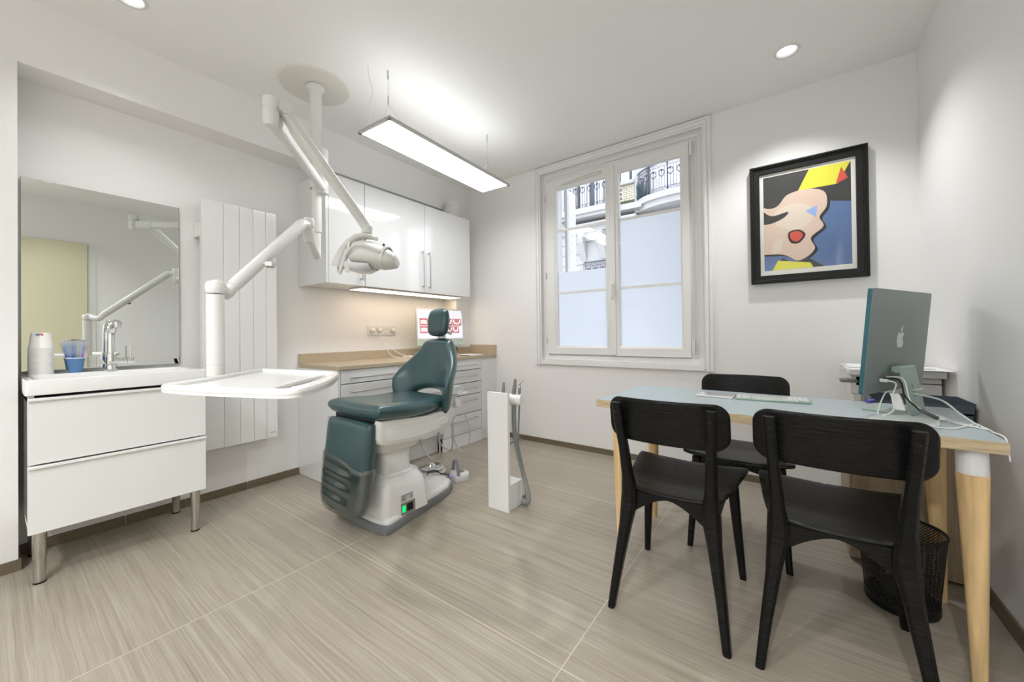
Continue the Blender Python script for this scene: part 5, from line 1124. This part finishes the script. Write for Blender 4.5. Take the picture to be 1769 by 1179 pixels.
# ------------------------------------------------------------------ picture
pf = thing('framed_picture', 'black framed colourful pop art print on the wall right of the window', 'picture', (.09, YB, 1.36))
X0, X1, Z0, Z1 = -.207, .386, 1.352, 2.137
mb = MB(); prof_frame(mb, X0, X1, Z0, Z1, [(0, YB), (0, YB - .040), (.003, YB - .042), (.010, YB - .042), (.012, YB - .034), (.020, YB - .034), (.024, YB - .028), (.052, YB - .024), (.054, YB - .012), (.054, YB - .006)])
obj('frame', mb, BLACKM, pf, angle=15)
obj('mount', MB().box(X0 + .02, X1 - .02, YB - .010, YB - .004, Z0 + .02, Z1 - .02), mat('mount white', (0.72, 0.70, 0.65), 0.8), pf, smooth=False)
ax0, ax1, az0, az1 = X0 + .075, X1 - .075, Z0 + .085, Z1 - .075
def dots():
    m = bpy.data.materials.new('halftone peach'); m.use_nodes = True; nt = m.node_tree; b = nt.nodes['Principled BSDF']; tc = nt.nodes.new('ShaderNodeTexCoord')
    mp = nt.nodes.new('ShaderNodeMapping'); mp.inputs['Rotation'].default_value = (0, PI / 4, 0); mp.inputs['Scale'].default_value = (160, 1, 160); nt.links.new(tc.outputs['Object'], mp.inputs[0])
    fr_ = nt.nodes.new('ShaderNodeVectorMath'); fr_.operation = 'FRACTION'; nt.links.new(mp.outputs[0], fr_.inputs[0])
    sp = nt.nodes.new('ShaderNodeSeparateXYZ'); nt.links.new(fr_.outputs[0], sp.inputs[0]); cb = nt.nodes.new('ShaderNodeCombineXYZ'); nt.links.new(sp.outputs[0], cb.inputs[0]); nt.links.new(sp.outputs[2], cb.inputs[2])
    ds = nt.nodes.new('ShaderNodeVectorMath'); ds.operation = 'DISTANCE'; nt.links.new(cb.outputs[0], ds.inputs[0]); ds.inputs[1].default_value = (.5, 0, .5)
    lt_ = nt.nodes.new('ShaderNodeMath'); lt_.operation = 'LESS_THAN'; lt_.inputs[1].default_value = .36; nt.links.new(ds.outputs['Value'], lt_.inputs[0])
    mx = nt.nodes.new('ShaderNodeMix'); mx.data_type = 'RGBA'; mx.inputs[6].default_value = (.72, .64, .55, 1); mx.inputs[7].default_value = (.60, .33, .22, 1); nt.links.new(lt_.outputs[0], mx.inputs[0]); nt.links.new(mx.outputs[2], b.inputs['Base Color']); b.inputs['Roughness'].default_value = .6
    return m
ART = [mat('art blue', (0.09, 0.16, 0.33), .6), mat('art charcoal', (0.03, 0.03, 0.03), .6), mat('art yellow', (0.72, 0.68, 0.05), .6), dots(), mat('art red', (0.62, 0.08, 0.05), .6), mat('art black', (0.012, 0.012, 0.012), .6), mat('art cream', (0.70, 0.60, 0.50), .6), mat('art sky', (0.28, 0.42, 0.70), .6)]
mb = MB(); lay = [0]
def art(poly, mi_):
    lay[0] += 1; y = YB - .0102 - .00005 * lay[0]
    cl_ = [(max(0, min(1, u)), max(0, min(1, v))) for u, v in poly]; flat_poly(mb, cl_, lambda u, v: (ax0 + u * (ax1 - ax0), y, az0 + v * (az1 - az0)), mi_)
art([(0, 0), (1, 0), (1, 1), (0, 1)], 0)
art(smooth_poly([(-.3, .60), (.10, .62), (.36, .76), (.62, .74), (.80, .64), (1.3, .66), (1.3, 1.3), (-.3, 1.3)], 5), 1)
art([(.42, .80), (.55, 1), (1, 1), (.86, .80)], 2)
S_ = smooth_poly([(-.3, .70), (.12, .66), (.30, .78), (.55, .80), (.72, .74), (.74, .60), (.66, .50), (.70, .40), (.56, .30), (.60, .18), (.42, .08), (.22, .16), (-.3, .24)], 6)
art([(u + .03, v - .02) for u, v in S_], 5); art(S_, 3)
art(smooth_poly([(.16, .62), (.40, .68), (.60, .58), (.50, .42), (.28, .42), (.14, .50)], 5), 6)
art(smooth_poly([(.30, .38), (.42, .40), (.50, .34), (.42, .26), (.32, .28)], 5), 5)
art(smooth_poly([(.32, .37), (.41, .385), (.47, .34), (.41, .28), (.34, .30)], 5), 4)
art(smooth_poly([(.22, .12), (.16, -.05), (.70, -.05), (.52, .10), (.36, .05)], 4), 5); art([(.10, 0), (.17, .10), (.55, .05), (.58, 0)], 2)
art([(.12, .30), (.24, .34), (.22, .20), (.10, .17)], 6); art([(.50, .58), (.64, .62), (.62, .50)], 7)
art(smooth_poly([(-.05, .66), (.10, .58), (.30, .60), (.24, .54), (.08, .50), (-.05, .52)], 5), 1)
art([(.84, .80), (.90, .96), (.97, .84)], 4)
obj('print', mb, ART, pf, smooth=False, label='abstract pop art print in black, yellow, peach and blue')
obj('picture_glass', MB().box(X0 + .053, X1 - .053, YB - .0135, YB - .0130, Z0 + .053, Z1 - .053), PGLASS, pf, smooth=False)

# ------------------------------------------------------------------ camera, world
cam = bpy.data.cameras.new('camera'); cam.sensor_fit = 'HORIZONTAL'; cam.sensor_width = 36; cam.lens = 36 * 659.16 / 1769; cam.shift_x = 0; cam.shift_y = -16.94 / 1769; cam.clip_start = 0.01
co = bpy.data.objects.new('camera', cam); C.objects.link(co)
YAW, PIT, ROL = math.radians(36.066), math.radians(.424), math.radians(-.670)
f_ = Vector((-math.sin(YAW) * math.cos(PIT), math.cos(YAW) * math.cos(PIT), math.sin(PIT))); r0 = Vector((math.cos(YAW), math.sin(YAW), 0)); u0 = r0.cross(f_)
r_ = r0 * math.cos(ROL) + u0 * math.sin(ROL); u_ = -r0 * math.sin(ROL) + u0 * math.cos(ROL)
co.matrix_world = Matrix(((r_.x, u_.x, -f_.x, 0), (r_.y, u_.y, -f_.y, 0), (r_.z, u_.z, -f_.z, 1.035), (0, 0, 0, 1)))
sc = bpy.context.scene; sc.camera = co
w = bpy.data.worlds.new('world'); sc.world = w; w.use_nodes = True
bg = w.node_tree.nodes['Background']; bg.inputs[0].default_value = (0.86, 0.91, 1.0, 1); bg.inputs[1].default_value = 1.5
sc.view_settings.view_transform = 'Standard'; sc.view_settings.look = 'None'; sc.view_settings.gamma = 1; sc.view_settings.use_curve_mapping = False
sc.view_settings.exposure = 0.93
sc.cycles.use_denoising = True; sc.cycles.max_bounces = 10; sc.cycles.diffuse_bounces = 6; sc.cycles.glossy_bounces = 5; sc.cycles.transparent_max_bounces = 16; sc.cycles.sample_clamp_indirect = 8
